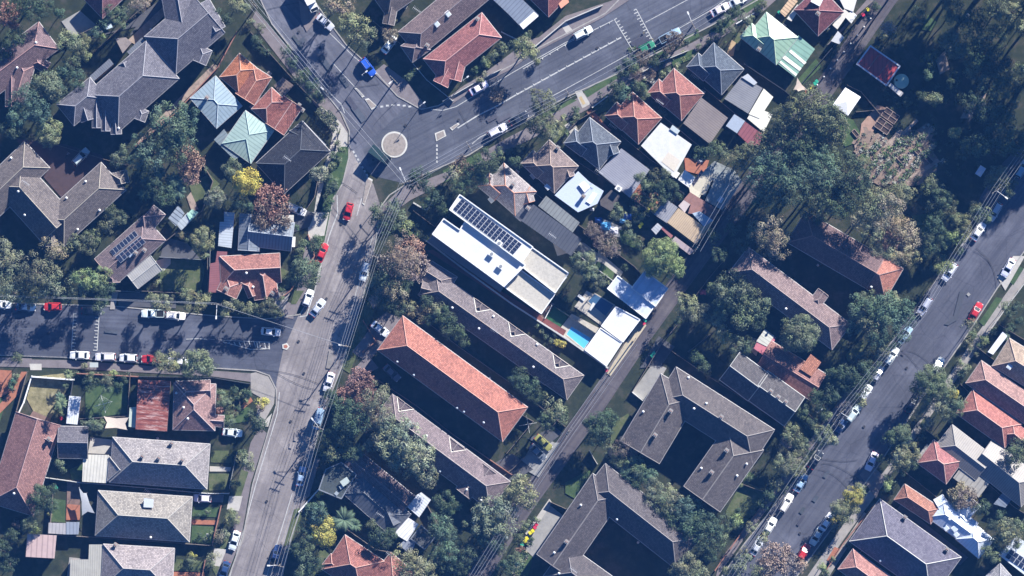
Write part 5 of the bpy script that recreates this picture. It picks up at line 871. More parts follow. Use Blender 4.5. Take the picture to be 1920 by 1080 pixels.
TREES = """50 8 34 dg;112 22 14 bg;15 30 22 rd R;85 18 20 dg;225 32 20 mg;205 20 14 dg;255 12 20 br G;272 5 12 br;128 76 24 gg;150 90 18 gg;158 72 12 ol;158 104 12 ol;138 118 18 mg;145 148 20 bg;120 135 16 bg;52 188 34 bg;88 160 30 mg D;100 172 22 bg;75 205 28 bg;35 215 26 bg;92 246 25 ol D;95 262 18 mg;20 240 24 dg;180 60 12 bg;190 66 8 lg;
200 45 14 bg;25 70 24 dg;8 100 14 dg;405 20 14 dg;424 36 15 dg;440 12 16 sg;460 18 14 gg;482 76 15 dg;488 52 10 mg;500 100 8 dg;492 95 10 dg;470 40 8 gg;560 150 16 dg;575 140 12 dg;585 165 16 dg;595 175 10 mg;580 185 8 dg;548 118 12 dg;535 95 12 dg;600 185 10 dg
320 232 40 bg;350 215 25 bg;300 262 34 dg;345 258 28 bg;285 285 32 bg;262 268 22 bg;325 290 28 dg;225 298 20 mg;230 280 14 mg;258 300 20 bg;270 320 20 dg;352 300 27 pb R;358 325 18 pb R;328 338 20 bg P 4;300 322 15 bg P 3.5;335 358 18 bg P 4;276 342 14 mg P 3;270 365 14 bg P;310 370 22 dg;290 350 20 dg;462 342 25 ye D;470 352 16 ye D;452 333 14 ye D;440 318 22 mg;425 312 14 ol;448 375 18 dg;462 388 15 dg;438 392 10 dg;404 371 20 sg D;385 320 7 mg;506 382 32 rd R;512 402 34 gp R 5;490 412 18 gp R 5;598 325 17 sg D;612 335 10 dg;380 450 24 ol D;366 408 8 mg;393 430 8 dg;340 440 10 gy;352 448 8 gg;222 405 18 do;202 420 16 do;205 395 16 do;175 445 18 do;160 458 20 do;140 455 16 do;190 430 14 do;100 466 24 gy G;92 450 14 gg;70 508 34 gg G;95 530 28 gg G;50 535 24 gg;8 485 34 sg G;-8 520 34 sg G;25 548 24 sg G;160 520 26 lg;190 515 18 lg;140 518 16 mg P 3;178 535 20 mg;192 560 18 dg;205 540 12 dg;150 548 20 gg;120 555 16 dg;60 560 16 gg;
300 564 20 ol;286 560 12 ol;318 562 10 do;366 572 24 ol;352 560 14 ol;385 560 12 ol;430 575 14 ol;448 570 14 do;465 582 14 ol;485 578 14 do;505 574 18 do;520 585 12 do;420 585 10 ol;185 575 14 mg;35 672 12 mg;158 686 7 ol;370 684 29 mg D;388 690 18 mg;310 680 24 ol;298 672 14 ol;325 690 16 ol;352 700 10 mg;335 668 10 gg;
572 510 29 mg D;560 525 18 mg;590 458 16 dg D;563 470 10 mg;568 455 9 mg;560 485 8 dg;555 425 8 dg;625 292 8 mg;640 282 8 mg;632 270 7 mg;622 312 9 mg;618 330 8 mg;623 354 13 dg D;617 378 9 dg;614 392 7 dg;612 366 7 mg;610 405 6 dg;638 300 6 mg;628 340 7 mg
727 398 24 mg;745 410 20 mg;708 408 16 mg;760 425 16 lg;725 425 20 dg;700 395 12 dg;740 380 14 dg;788 328 22 dg;775 345 16 dg;800 350 14 dg;815 370 14 dg;802 380 14 dg;828 390 14 dg;835 402 10 dg;785 440 9 mg;796 446 8 mg;778 425 7 mg;775 438 6 lg;905 300 26 dg;890 325 22 dg;925 312 16 mg;865 312 18 gp R;850 325 16 gg;905 335 16 dg;880 345 18 dg;860 350 16 dg;935 290 12 mg;955 282 10 dg
1018 190 24 do;1005 200 16 do;1035 200 14 do;1020 225 22 do;1038 242 20 ol;1000 232 16 do;1055 222 8 ol;1012 250 14 do;1080 205 8 dg;1062 252 8 mg;1075 230 6 mg
755 480 36 br G;740 500 30 br R;775 500 26 br R;770 470 24 pb R;728 515 30 dg;712 530 22 bg;735 545 26 gy G;755 530 22 dg;700 545 16 dg;745 575 18 dg;720 565 18 dg;765 575 14 gg;772 590 10 gy;800 570 16 dg;825 590 20 dg;842 608 22 dg;858 622 18 dg;868 638 14 dg;815 580 16 ol;805 600 12 dg;795 590 16 gy R;965 712 14 dg;985 722 22 dg;1000 738 18 dg;978 700 14 dg;1038 766 24 ol;1025 785 20 mg;1052 780 16 mg;1010 745 14 dg;1030 800 12 dg;840 625 12 mg;1015 620 6 mg;1024 632 6 mg;1034 640 6 mg;1046 642 10 yg P 1;1054 646 8 yg;1008 610 6 mg;1040 628 6 mg;
672 720 26 rd R 5;685 735 28 rd R 5;655 740 20 rd R;700 755 30 gg G;690 775 28 gp R;715 745 20 gg G;712 780 26 gy G;645 765 24 dg;668 790 30 dg;640 795 22 dg;622 748 16 dg;650 815 22 dg;618 738 10 dg;735 800 30 sg;760 825 34 sg;728 830 28 sg;710 812 20 sg;780 855 34 sg;795 880 26 sg;760 880 24 gg;745 860 26 sg;805 900 16 sg;700 835 18 mg;620 850 16 gg;635 840 14 dg;655 850 16 dg;645 832 18 mg P 4;670 845 16 bg P 3.5;612 815 14 dg;600 845 10 mg;610 830 10 dg
592 962 22 bg D;582 975 14 mg;600 990 26 yg D 3.5;608 1005 20 yg D 3;590 1000 18 yg D 3;645 975 26 bg P 3.2;665 985 14 bg P 3;674 986 7 ye;568 990 14 dg;575 1008 14 dg;578 1024 12 mg D;555 1030 14 dg;568 1045 16 dg;590 1060 18 dg;562 1070 16 mg;600 925 8 ye;695 985 12 mg;705 1005 16 dg;722 1010 20 dg;735 1000 14 dg;700 1020 12 mg;770 1060 36 ol;795 1075 28 ol;760 1085 28 mg;832 938 22 dg;845 955 14 dg;815 940 12 dg;858 950 10 lg P 1.5;828 985 24 bg;842 1000 22 bg;815 998 20 mg;870 982 7 mg;825 1030 20 bg;845 1035 22 bg;818 1048 18 mg;840 1060 16 dg;860 1020 14 dg;925 955 32 sg;908 985 28 sg;945 985 28 sg;925 1010 24 bg;900 965 20 gg;940 1025 18 gg;958 960 16 sg;905 1010 16 bg;980 925 30 ol;970 905 20 ol;990 940 20 do;955 935 14 do;940 1000 20 gg;985 985 10 mg;975 1010 14 mg;965 1045 14 mg;950 1060 16 dg;975 1030 8 rd;968 1060 12 bg;880 1040 20 dg;865 1065 18 dg;900 1050 10 gy;1006 975 7 mg
635 5 26 br;620 20 20 gy G;655 20 18 gy;668 52 30 ol;650 40 20 ol;685 68 20 gg G;672 80 18 gg G;700 60 8 dg;730 66 13 gy R;722 55 9 rd;768 145 10 mg;775 135 8 dg;736 40 8 gg;982 92 24 ol;970 85 14 mg;995 100 16 ol;988 68 10 mg;1005 115 10 do;905 112 10 mg;925 103 10 mg;945 95 9 mg;915 120 8 lg;900 150 8 gg;910 140 7 gy;932 176 13 br R 2;940 85 8 mg;890 130 8 dg
1180 122 17 dg;1168 135 14 dg;1190 130 12 do;1265 72 15 gp R;1255 90 12 gp R;1155 165 16 dg;1170 175 16 bg;1182 162 10 bg;1150 180 10 mg;1200 165 14 dg;1212 175 12 mg;1180 186 9 pb;1225 118 12 dg;1205 110 14 gp R;1240 140 8 gg;1268 125 8 gg;1255 135 7 mg;1220 140 9 gp R;1195 140 10 gp R;1376 24 15 dg;1362 35 10 dg;1400 35 14 do;1372 52 12 do;1350 45 10 dg;1355 60 7 mg;1420 15 10 dg;1432 8 10 do;1330 80 7 dg;1310 88 6 mg;1275 135 6 mg;1240 210 10 dg;1080 218 8 gg;1120 240 7 rd;1085 262 7 mg;975 275 10 mg;965 300 14 dg;1220 345 8 mg;1200 330 14 do;1215 320 10 do
1122 445 16 gp R;1138 460 20 gp R 3;1148 470 14 gp;1110 432 14 gp R;1160 398 14 mg;1152 405 10 mg;1190 370 8 mg;1210 345 12 mg;1220 350 10 mg;1235 350 14 dg;1250 340 12 dg;1262 352 14 dg;1250 365 14 dg;1272 368 10 dg;1240 375 12 dg;1228 330 12 do;1245 325 12 do;1190 395 10 mg;1205 405 8 lg;1195 412 8 mg;1215 392 7 yg;1180 440 10 mg;1190 450 10 mg;1178 420 8 gg;1200 460 8 mg;1240 482 34 lg D;1262 500 22 lg D;1225 500 20 lg D;1215 482 14 lg;1250 465 18 lg D;1092 490 20 mg;1100 505 20 mg;1112 515 14 mg;1085 500 14 gg;1130 525 14 mg;1120 530 10 ol;1078 485 12 mg;1105 485 14 gg;1060 560 5 mg;1050 552 5 mg;1170 500 8 dg;1160 540 5 mg;1315 290 14 dg;1330 285 16 dg;1345 275 14 mg;1355 290 12 mg
1510 205 44 do;1480 220 34 do;1545 220 38 do;1515 245 40 do;1565 235 30 do;1470 250 34 do;1445 262 28 do;1540 262 34 do;1500 270 36 dg;1572 258 20 do;1460 290 34 bg;1495 300 36 bg;1530 295 36 bg;1440 310 32 bg;1470 325 36 bg;1510 335 36 bg;1545 325 34 bg;1575 300 28 mg;1425 330 28 bg;1450 350 30 bg;1490 365 32 dg;1530 365 32 dg;1565 350 32 dg;1600 330 34 dg;1600 365 32 dg;1430 370 24 bg;1410 345 20 gg;1395 290 22 do;1410 280 18 gg;1372 300 18 gg G;1385 310 16 mg;1425 300 20 gg;1580 385 28 dg;1548 385 22 ol;1552 350 14 ol;1620 310 20 do;1535 405 20 dg;1510 395 18 dg;1460 375 22 dg
1690 360 20 gg G;1645 372 26 gg;1640 385 28 gg;1670 385 26 gy G;1700 360 16 gg;1625 405 22 gg;1608 412 20 gy;1650 410 24 gy G;1635 440 24 gg;1675 420 24 pa G;1695 430 24 pa G;1705 450 24 pa R;1690 465 24 pa R;1670 450 22 pb R;1700 480 18 pa G;1680 490 16 pa G;1665 475 16 gg;1742 450 16 mg;1735 470 14 mg;1715 480 14 ol;1640 470 18 gg;1660 430 20 gy R
1445 435 28 gy G;1432 450 24 gy G;1458 460 24 gy G;1418 430 20 gg;1450 480 12 gy;1440 415 16 gy;1470 445 18 gy;1385 400 16 gg G;1372 430 14 dg;1350 480 18 dg;1340 440 16 dg;1390 460 16 dg;1380 545 34 mg;1355 535 22 mg;1405 560 30 mg;1425 580 26 mg;1390 590 28 mg;1420 600 20 dg;1360 570 26 dg;1335 545 14 mg;1290 572 22 ol;1300 590 16 gg;1280 590 12 ol;1320 582 16 gg;1325 600 14 gg;1348 598 18 sg;1350 620 14 sg;1365 630 16 lg;1380 645 18 mg;1398 652 16 dg;1405 640 10 dg;1308 675 15 dg;1318 690 14 dg;1328 700 9 mg;1300 665 10 dg;1497 625 36 mg D;1510 640 20 mg D;1482 640 18 mg D;1270 600 10 dg
1650 580 36 bg;1630 600 30 do;1672 605 32 bg;1610 575 24 bg;1690 580 26 bg;1645 625 28 dg;1665 640 22 dg;1700 600 18 bg;1605 610 20 bg;1670 565 24 gg;1625 560 20 mg;1690 630 16 bg;1655 655 14 gg;1620 670 16 dg;1608 700 26 dg;1630 690 22 dg;1650 660 14 gg;1590 720 22 dg;1612 730 20 dg;1605 748 15 ol;1592 742 12 ol;1620 755 8 ol;1655 645 12 gg;1540 760 14 dg;1560 740 18 dg;1580 700 18 dg;1560 700 14 dg;1530 740 16 dg;1505 775 14 dg;1545 775 14 mg;1520 795 12 dg;1485 815 22 ol;1500 830 20 mg;1475 830 14 br;1545 815 20 gg;1558 828 16 gg;1535 830 14 gg;1480 865 22 gg G;1495 880 18 gg;1500 855 18 gg;1470 885 16 gg;1460 870 14 ol;1515 850 14 dg;1455 905 14 gg;1468 915 10 mg;1448 920 12 dg;1440 930 14 dg;1430 945 12 dg;1452 935 8 gg
1800 418 20 ol;1790 405 14 mg;1812 428 12 ol;1778 390 18 do;1768 370 22 dg;1758 358 14 mg;1785 375 12 dg;1752 425 22 dg;1765 440 20 dg;1785 440 16 lg;1800 445 14 lg;1775 460 12 mg;1760 400 16 dg;1748 385 14 mg;1740 355 14 mg;1745 340 14 gg;1762 505 14 lg;1778 498 12 lg;1750 500 8 mg;1765 485 10 mg;1820 405 12 ol;1838 400 16 mg;1850 410 12 mg;1828 392 14 do;1845 385 10 do;1872 330 20 ol;1882 345 16 ol;1895 360 12 ol;1862 345 14 ol;1855 335 10 ol;1900 345 10 do;1880 315 10 ol;1745 460 16 dg;1800 470 8 mg
1120 795 22 dg;1140 785 22 dg;1118 820 20 dg;1130 805 22 dg;1105 790 16 dg;1135 820 14 do;1165 840 20 gp G;1178 855 18 gy G;1160 862 18 gg;1145 845 14 gg;1185 840 14 gp R;1192 872 20 mg;1205 888 20 bg;1180 885 20 bg;1215 895 16 bg;1198 905 18 dg;1170 875 14 gp R;1228 915 22 gg;1250 925 22 gg;1240 945 24 do;1265 940 24 gg;1220 935 18 gg G;1212 950 14 gy G;1280 955 26 bg;1300 965 26 bg;1270 975 26 dg;1250 965 22 do;1320 980 26 dg;1335 1000 24 bg;1300 995 28 dg;1340 1020 20 dg;1320 1015 22 dg;1350 985 20 dg;1355 1005 14 mg;1330 1040 18 dg;1275 1000 18 dg;1250 985 16 gg;1380 975 14 lg;1370 985 12 mg;1385 960 10 dg;1388 985 8 mg;1290 1062 26 gg;1310 1075 20 gg;1270 1075 20 gg;1400 1050 14 gg;1385 1065 16 gg;1365 1070 14 ol;1395 1035 10 ol;1435 1000 8 mg;1428 1010 12 ol;1408 990 12 gg;1455 1045 26 br R;1480 1060 22 br R;1440 1065 20 br R;1500 1060 14 br G;1420 1072 14 ol;1412 960 6 mg;1380 905 12 mg;1375 885 10 mg;1405 895 8 mg
1745 720 34 mg D;1728 735 24 do;1765 730 26 mg D;1755 752 24 ol;1790 765 20 mg;1775 775 18 mg;1740 705 20 ol;1800 755 14 mg;1785 740 12 yg;1735 765 14 gg G;1720 770 12 gg G;1690 812 18 mg D;1672 820 16 dg;1700 830 14 dg;1680 835 14 dg;1705 845 20 ol;1690 860 20 ol;1680 875 16 gg;1665 895 12 mg;1662 912 12 lg;1675 910 8 mg;1710 870 14 dg;1695 880 12 dg;1650 862 9 lg;1725 820 10 dg;1600 930 18 yg D;1592 945 14 ol;1610 920 14 ol D;1575 955 18 ol D;1568 970 14 yg;1585 970 14 ol;1565 985 10 ol;1598 955 14 ol;1575 975 8 ol;1798 925 18 gy R;1812 935 20 gp R;1795 940 14 gy R;1830 930 8 yg;1845 950 14 dg;1835 955 12 mg;1890 985 20 ol;1900 1005 18 ol;1885 1000 16 ol;1910 985 14 mg;1905 1020 12 mg;1870 1010 14 mg;1880 1030 12 dg;1850 1035 14 mg;1865 1045 12 mg;1872 965 12 dg;1862 985 12 dg;1900 850 20 mg;1912 835 16 do;1905 865 14 do;1885 575 12 mg;1893 590 10 dg;1905 575 12 dg;1846 640 11 lg;1835 650 7 mg;1820 612 14 gg G;1825 630 10 mg;1815 642 10 gg;1830 665 6 gg;1862 622 8 mg;1895 612 8 dg;1910 600 10 dg;1890 620 10 dg;1885 632 8 mg;1810 690 10 gg;1800 700 8 dg;1798 680 8 mg;1645 960 6 mg;1632 975 7 mg;1620 988 8 mg;1610 1000 7 dg;1600 1015 8 mg;1590 1025 6 mg;1655 945 6 dg;1540 1065 12 lg;1548 1075 9 mg;1560 1048 6 mg;1820 655 6 mg;1740 790 12 gg;1730 800 10 dg;1722 785 8 gg G
1665 52 14 br D;1670 62 12 ol;1658 65 8 gg;1640 12 10 dg;1790 15 22 mg;1780 30 16 lg;1795 35 14 mg;1775 8 14 mg;1790 80 26 ol D;1775 72 16 ol;1800 95 18 ol;1785 100 16 mg;1818 115 14 gg;1825 130 16 gg;1832 148 12 gg;1815 138 10 gg;1755 185 13 mg D;1740 188 12 ol;1748 195 10 ol;1790 248 12 lg D;1895 140 16 mg;1890 155 14 mg;1905 160 16 mg;1885 180 12 mg;1900 195 12 mg;1912 130 14 mg;1870 20 22 gg;1885 35 20 gg;1860 12 18 mg;1900 20 20 gg;1915 50 16 gg;1895 55 14 gg;1722 30 18 dg;1745 110 16 dg;1738 140 14 bg;1850 70 34 dg;1840 100 30 dg;1870 110 30 dg;1860 160 30 dg;1850 205 30 dg;1880 230 32 dg;1865 260 30 dg;1900 265 30 dg;1830 270 28 dg;1825 40 30 dg;1790 150 18 dg;1725 180 12 dg;1820 190 22 dg;1805 290 16 dg;1700 190 10 mg;1700 190 10 dg
170 720 14 dg;172 705 10 mg;203 715 14 gg;200 732 12 mg;222 722 12 dg;235 712 10 dg;212 700 8 lg;160 797 10 mg;172 795 11 mg;184 797 11 mg;190 790 8 ol;112 868 12 mg;118 878 9 mg;104 860 9 dg;78 935 24 dg;92 945 18 dg;68 948 18 dg;75 915 14 dg;100 920 12 dg;55 980 16 mg D;65 990 12 lg;48 990 10 mg;8 1030 20 dg;25 1005 16 dg;15 1060 18 dg;30 985 10 gp;0 1035 8 mg;128 702 11 mg P 4;114 757 14 mg P 8.5;112 745 11 bg P 8;115 775 8 mg;105 768 8 dg;25 715 8 dg;22 728 8 bg;30 705 7 mg;145 700 6 mg;122 725 6 mg
414 735 8 mg;425 748 10 mg;415 755 12 mg;428 758 10 mg;430 790 12 mg;418 795 8 mg;436 778 10 mg;412 770 8 rd;410 745 7 rd;447 745 7 dg;455 738 8 mg;462 752 8 mg;485 795 16 dg D;478 805 12 dg;495 757 14 yg;488 765 10 br;470 775 7 mg;448 765 7 dg;465 735 9 dg;440 730 8 dg;460 862 16 gg;468 872 12 gg;455 855 12 mg;432 968 13 ol;442 975 10 ol;425 975 8 ol;410 1005 13 gy G;420 1000 10 sg;400 1045 12 gg G;398 1058 10 sg;358 1050 11 mg;362 1042 8 yg;375 1005 7 dg;385 1010 6 mg;370 965 6 dg;390 960 6 mg;438 850 6 dg;436 905 6 mg;395 1000 6 mg;445 905 8 dg;94 965 6 ol;500 520 6 dg;535 520 6 mg;528 545 7 dg;528 560 6 mg;300 555 8 mg;330 550 7 dg;345 545 8 mg;375 552 8 dg;300 510 8 mg;295 530 8 gg;385 480 8 mg;392 465 7 dg"""
items = []
for ln in TREES.replace('\n', ';').split(';'):
    q = ln.split()
    if q: items.append((float(q[0]), float(q[1]), float(q[2]), q[3], q[4] if len(q) > 4 else 'B', float(q[5]) if len(q) > 5 else None))
items.sort(key=lambda t: -t[2]); clus = []
for it in items:
    best = None
    if it[4] != 'P' and it[2] >= 11:
        for cl in clus:
            m = cl[0]
            if m[4] == 'P' or (m[4] == it[4] == 'D'): continue
            d = min(math.hypot(q[0]-it[0], q[1]-it[1])-.0*q[2] for q in cl); d0 = math.hypot(m[0]-it[0], m[1]-it[1])
            if m[4] == it[4] and d0 < m[2]*1.12+3 and len(cl) < 5 and (best is None or d0 < best[0]): best = (d0, cl)
    if best: best[1].append(it)
    else: clus.append([it])
for cl in clus:
    m = cl[0]; tree(*m, lobes=[q[:4] for q in cl[1:]])
# tall unseen trees beyond the frame, added to cast shade over the park
for a in ((1990,-60,70,'dg','B',19),(2060,-30,70,'dg','B',24),(1915,-120,60,'dg','B',19),(1830,-90,60,'dg','B',18),(2010,60,65,'dg','B',25),(2080,50,70,'dg','B',23),(2030,130,50,'dg','B',14),(2120,70,60,'dg','B',19),(2000,205,40,'dg','B',10),(1960,20,40,'dg','B',19),(1760,-60,40,'dg','B',15),(1700,-50,34,'dg','B',13),(1960,-165,60,'dg','B',25),(1890,-150,50,'dg','B',21)): tree(*a)
def hedge(pts, wd, h, c, label):
    r = random.Random(len(label)); V = []; F = []; T = []
    for i in range(len(pts)-1):
        a = P0(*pts[i]); b_ = P0(*pts[i+1]); d = b_-a; L = d.length; d.normalize(); n = Vector((-d.y, d.x, 0))
        for _ in range(int(L*(wd+2*h)*26)):
            u = r.uniform(0, L); s_ = r.uniform(-1, 1)*(wd+2*h)/2
            if abs(s_) < wd/2: p = a+d*u+n*s_+Vector((0,0,h+r.uniform(-.15,.1))); nr = Vector((0,0,1))
            else: p = a+d*u+n*(wd/2*(1 if s_ > 0 else -1))+Vector((0,0,h-(abs(s_)-wd/2))); nr = n*(1 if s_ > 0 else -1)
            nr = (nr+Vector((r.uniform(-.8,.8), r.uniform(-.8,.8), r.uniform(-.3,.6)))).normalized(); e = nr.cross(Vector((r.gauss(0,1), r.gauss(0,1), r.gauss(0,1)))).normalized()*.16; f = nr.cross(e)*.8
            k = len(V); V.extend([p-e, p-f, p+e, p+f]); F.append((k,k+1,k+2,k+3)); t = r.uniform(.7, 1.3); T.extend([(t,t,t,1)]*4)
    me = bpy.data.meshes.new('hedge'); me.from_pydata([tuple(v) for v in V], [], F); me.materials.append(LEAF)
    ca = me.color_attributes.new('tint', 'FLOAT_COLOR', 'CORNER'); ca.data.foreach_set('color', [c_ for t in T for c_ in t])
    o = bpy.data.objects.new('hedge', me); C.objects.link(o); o.color = rgba(TC[c][0]); tag(o, label, 'hedge')
hedge([(596,204),(612,222),(630,240),(628,250)], 2.0, 2.0, 'do', 'dark clipped hedge bending round the corner left of the roundabout')
hedge([(612,210),(628,228)], 1.6, 1.4, 'dg', 'short dark hedge beside the pale corner footpath left of the roundabout')
hedge([(152,797),(196,797)], 2.2, 1.8, 'mg', 'broad green hedge below the small lawn beside the narrow white shed')
# ------------------------------------------------------------------ ground cover stuff
def cover(region, n, cols, hmax, label, name='ground_cover', seed=3):
    r = random.Random(seed); V = []; F = []; T = []
    def inside(x, y):
        c = False; j = len(region)-1
        for i in range(len(region)):
            if (region[i][1] > y) != (region[j][1] > y) and x < (region[j][0]-region[i][0])*(y-region[i][1])/(region[j][1]-region[i][1])+region[i][0]: c = not c
            j = i
        return c
    x0 = min(p[0] for p in region); x1 = max(p[0] for p in region); y0 = min(p[1] for p in region); y1 = max(p[1] for p in region); k_ = 0
    while k_ < n:
        x, y = r.uniform(x0, x1), r.uniform(y0, y1)
        if not inside(x, y): continue
        k_ += 1; c = r.choice(cols); R_ = r.uniform(.15, .6); p0 = P0(x, y)
        for i in range(int(14+R_*40)):
            p = p0+Vector((r.gauss(0, R_*.55), r.gauss(0, R_*.55), .26+abs(r.gauss(0, hmax*.4)))); nr = Vector((r.uniform(-.8,.8), r.uniform(-.8,.8), 1)).normalized(); e = nr.cross(Vector((r.gauss(0,1), r.gauss(0,1), r.gauss(0,1)))).normalized()*.13; f = nr.cross(e)*.8
            k = len(V); V.extend([p-e, p-f, p+e, p+f]); F.append((k,k+1,k+2,k+3)); t = r.uniform(.7, 1.3); T.extend([(c[0]*t, c[1]*t, c[2]*t, 1)]*4)
    me = bpy.data.meshes.new(name); me.from_pydata([tuple(v) for v in V], [], F); me.materials.append(LEAF)
    ca = me.color_attributes.new('tint', 'FLOAT_COLOR', 'CORNER'); ca.data.foreach_set('color', [c_ for t in T for c_ in t])
    o = bpy.data.objects.new(name, me); C.objects.link(o); o.color = (1,1,1,1); struct(o, 'stuff'); tag(o, label, 'plants')
def planter(x, y, a, w_, l_, lab, nx=2, ny=2):
    r_ = empty('planter_bed', P0(x, y)+Vector((0,0,.1))); r_.rotation_euler.z = R(a); b = MB()
    for i in range(nx+1): b.box((-w_/2+w_*i/nx, 0, .25), (.12, l_, .5))
    for i in range(ny+1): b.box((0, -l_/2+l_*i/ny, .252), (w_, .12, .5))
    b.build('frame', plain((.32,.24,.2), .8), r_); b = MB(); b.box((0,0,.18), (w_-.1, l_-.1, .34)); b.build('soil', rough_mat((.07,.05,.045), .5, 2, 8, key='soil'), r_); tag(r_, lab, 'planter', 'wooden planter beds')
GC = [(.06,.10,.04),(.12,.16,.07),(.20,.22,.12),(.04,.07,.03),(.30,.26,.20),(.10,.13,.10)]
cover([(1600,262),(1620,240),(1660,262),(1745,230),(1775,270),(1765,320),(1720,350),(1660,330),(1620,330)], 60, GC+[(.35,.36,.33)], .9, 'vegetable rows and herbs growing in the community garden', 'vegetable_plants')
for i_, (ax_, ay_, bx_, by_) in enumerate(((1612,338,1688,258),(1632,342,1712,250),(1655,345,1735,252),(1678,348,1752,268),(1604,308,1650,268))):
    cover([(ax_-4,ay_-3),(bx_-4,by_-3),(bx_+5,by_+4),(ax_+5,ay_+4)], 48, [(.04,.08,.03),(.07,.13,.05),(.14,.20,.08),(.10,.13,.10),(.30,.30,.22),(.42,.40,.36)][i_ % 2:], 1.2, ['first','second','third','fourth','short'][i_]+' row of leafy vegetable plots from the left in the community garden', 'vegetable_row', 20+i_)
for x, y, a, w_, l_, t in ((1700,262,-45,2.2,.9,'narrow timber bed near the top of the garden rows'),(1722,285,-45,2.4,1.0,'timber bed on the right side of the garden rows'),(1690,300,-45,2.0,.9,'timber bed in the middle of the garden rows'),(1742,300,-45,2.0,.9,'rightmost timber bed of the garden rows'),(1640,300,-45,1.8,.9,'timber bed left of the small dark planter box')): planter(x, y, a, w_, l_, t, 1, 1)
cover([(1185,345),(1225,335),(1245,375),(1230,400),(1190,410),(1180,385)], 60, GC+[(.35,.15,.1)], .6, 'mixed low plants behind the ribbed grey rear roof', 'garden_plants', 5)
cover([(160,700),(245,700),(245,720),(160,720)], 40, GC, .6, 'low garden plants along the fence above the small lawn', 'garden_plants', 6)
cover([(960,1090),(965,1030),(990,1000),(1000,1010),(985,1060),(985,1090)], 70, GC, .8, 'low plants beside the lane at the bottom edge', 'garden_plants', 7)
cover([(1650,160),(1900,160),(1900,330),(1780,330),(1700,230),(1650,240)], 150, [(.04,.06,.03),(.06,.09,.04),(.09,.11,.06)], .5, 'scrubby low plants on the shaded park floor', 'scrub', 8)
cover([(1200,60),(1290,60),(1400,30),(1410,60),(1250,140),(1130,200),(1110,190)], 70, GC, .5, 'low front garden plants along the upper street', 'garden_plants', 9)
# ------------------------------------------------------------------ fences
FC = {'timber':(.17,.14,.12),'dark':(.06,.065,.075),'brick':(.3,.15,.11),'pale':(.5,.49,.46),'white':(.75,.75,.73),'grey':(.24,.25,.26)}
def fence(pts, k='timber', h=1.7, th=.1):
    b = MB(); q = [P0(*p) for p in pts]
    for i in range(len(q)-1):
        d = q[i+1]-q[i]; L = d.length; a = math.atan2(d.y, d.x); c = (q[i]+q[i+1])/2; b.box((c.x, c.y, h/2), (L, th, h), a); n = max(1, int(L/2.6)); s_ = Vector((-math.sin(a), math.cos(a), 0))*(.5*th+.04)
        for j in range(n+1): p = q[i]+d*(j/n)+s_; b.box((p.x, p.y, (h+.06)/2), (.1,.08,h+.06), a)
    o = b.build('wall' if k in ('brick','pale','white') else 'fence', plain(FC[k], .8, 'fence_'+k)); mx = sum(p[0] for p in pts)/len(pts); my = sum(p[1] for p in pts)/len(pts)
    nm = {'timber':'thin timber paling fence','dark':'dark metal fence','brick':'low brick garden wall','pale':'pale rendered garden wall','white':'white garden wall','grey':'grey metal fence'}[k]
    later(o, nm, 'wall' if k in ('brick','pale','white') else 'fence', mx, my, 'fences and garden walls')
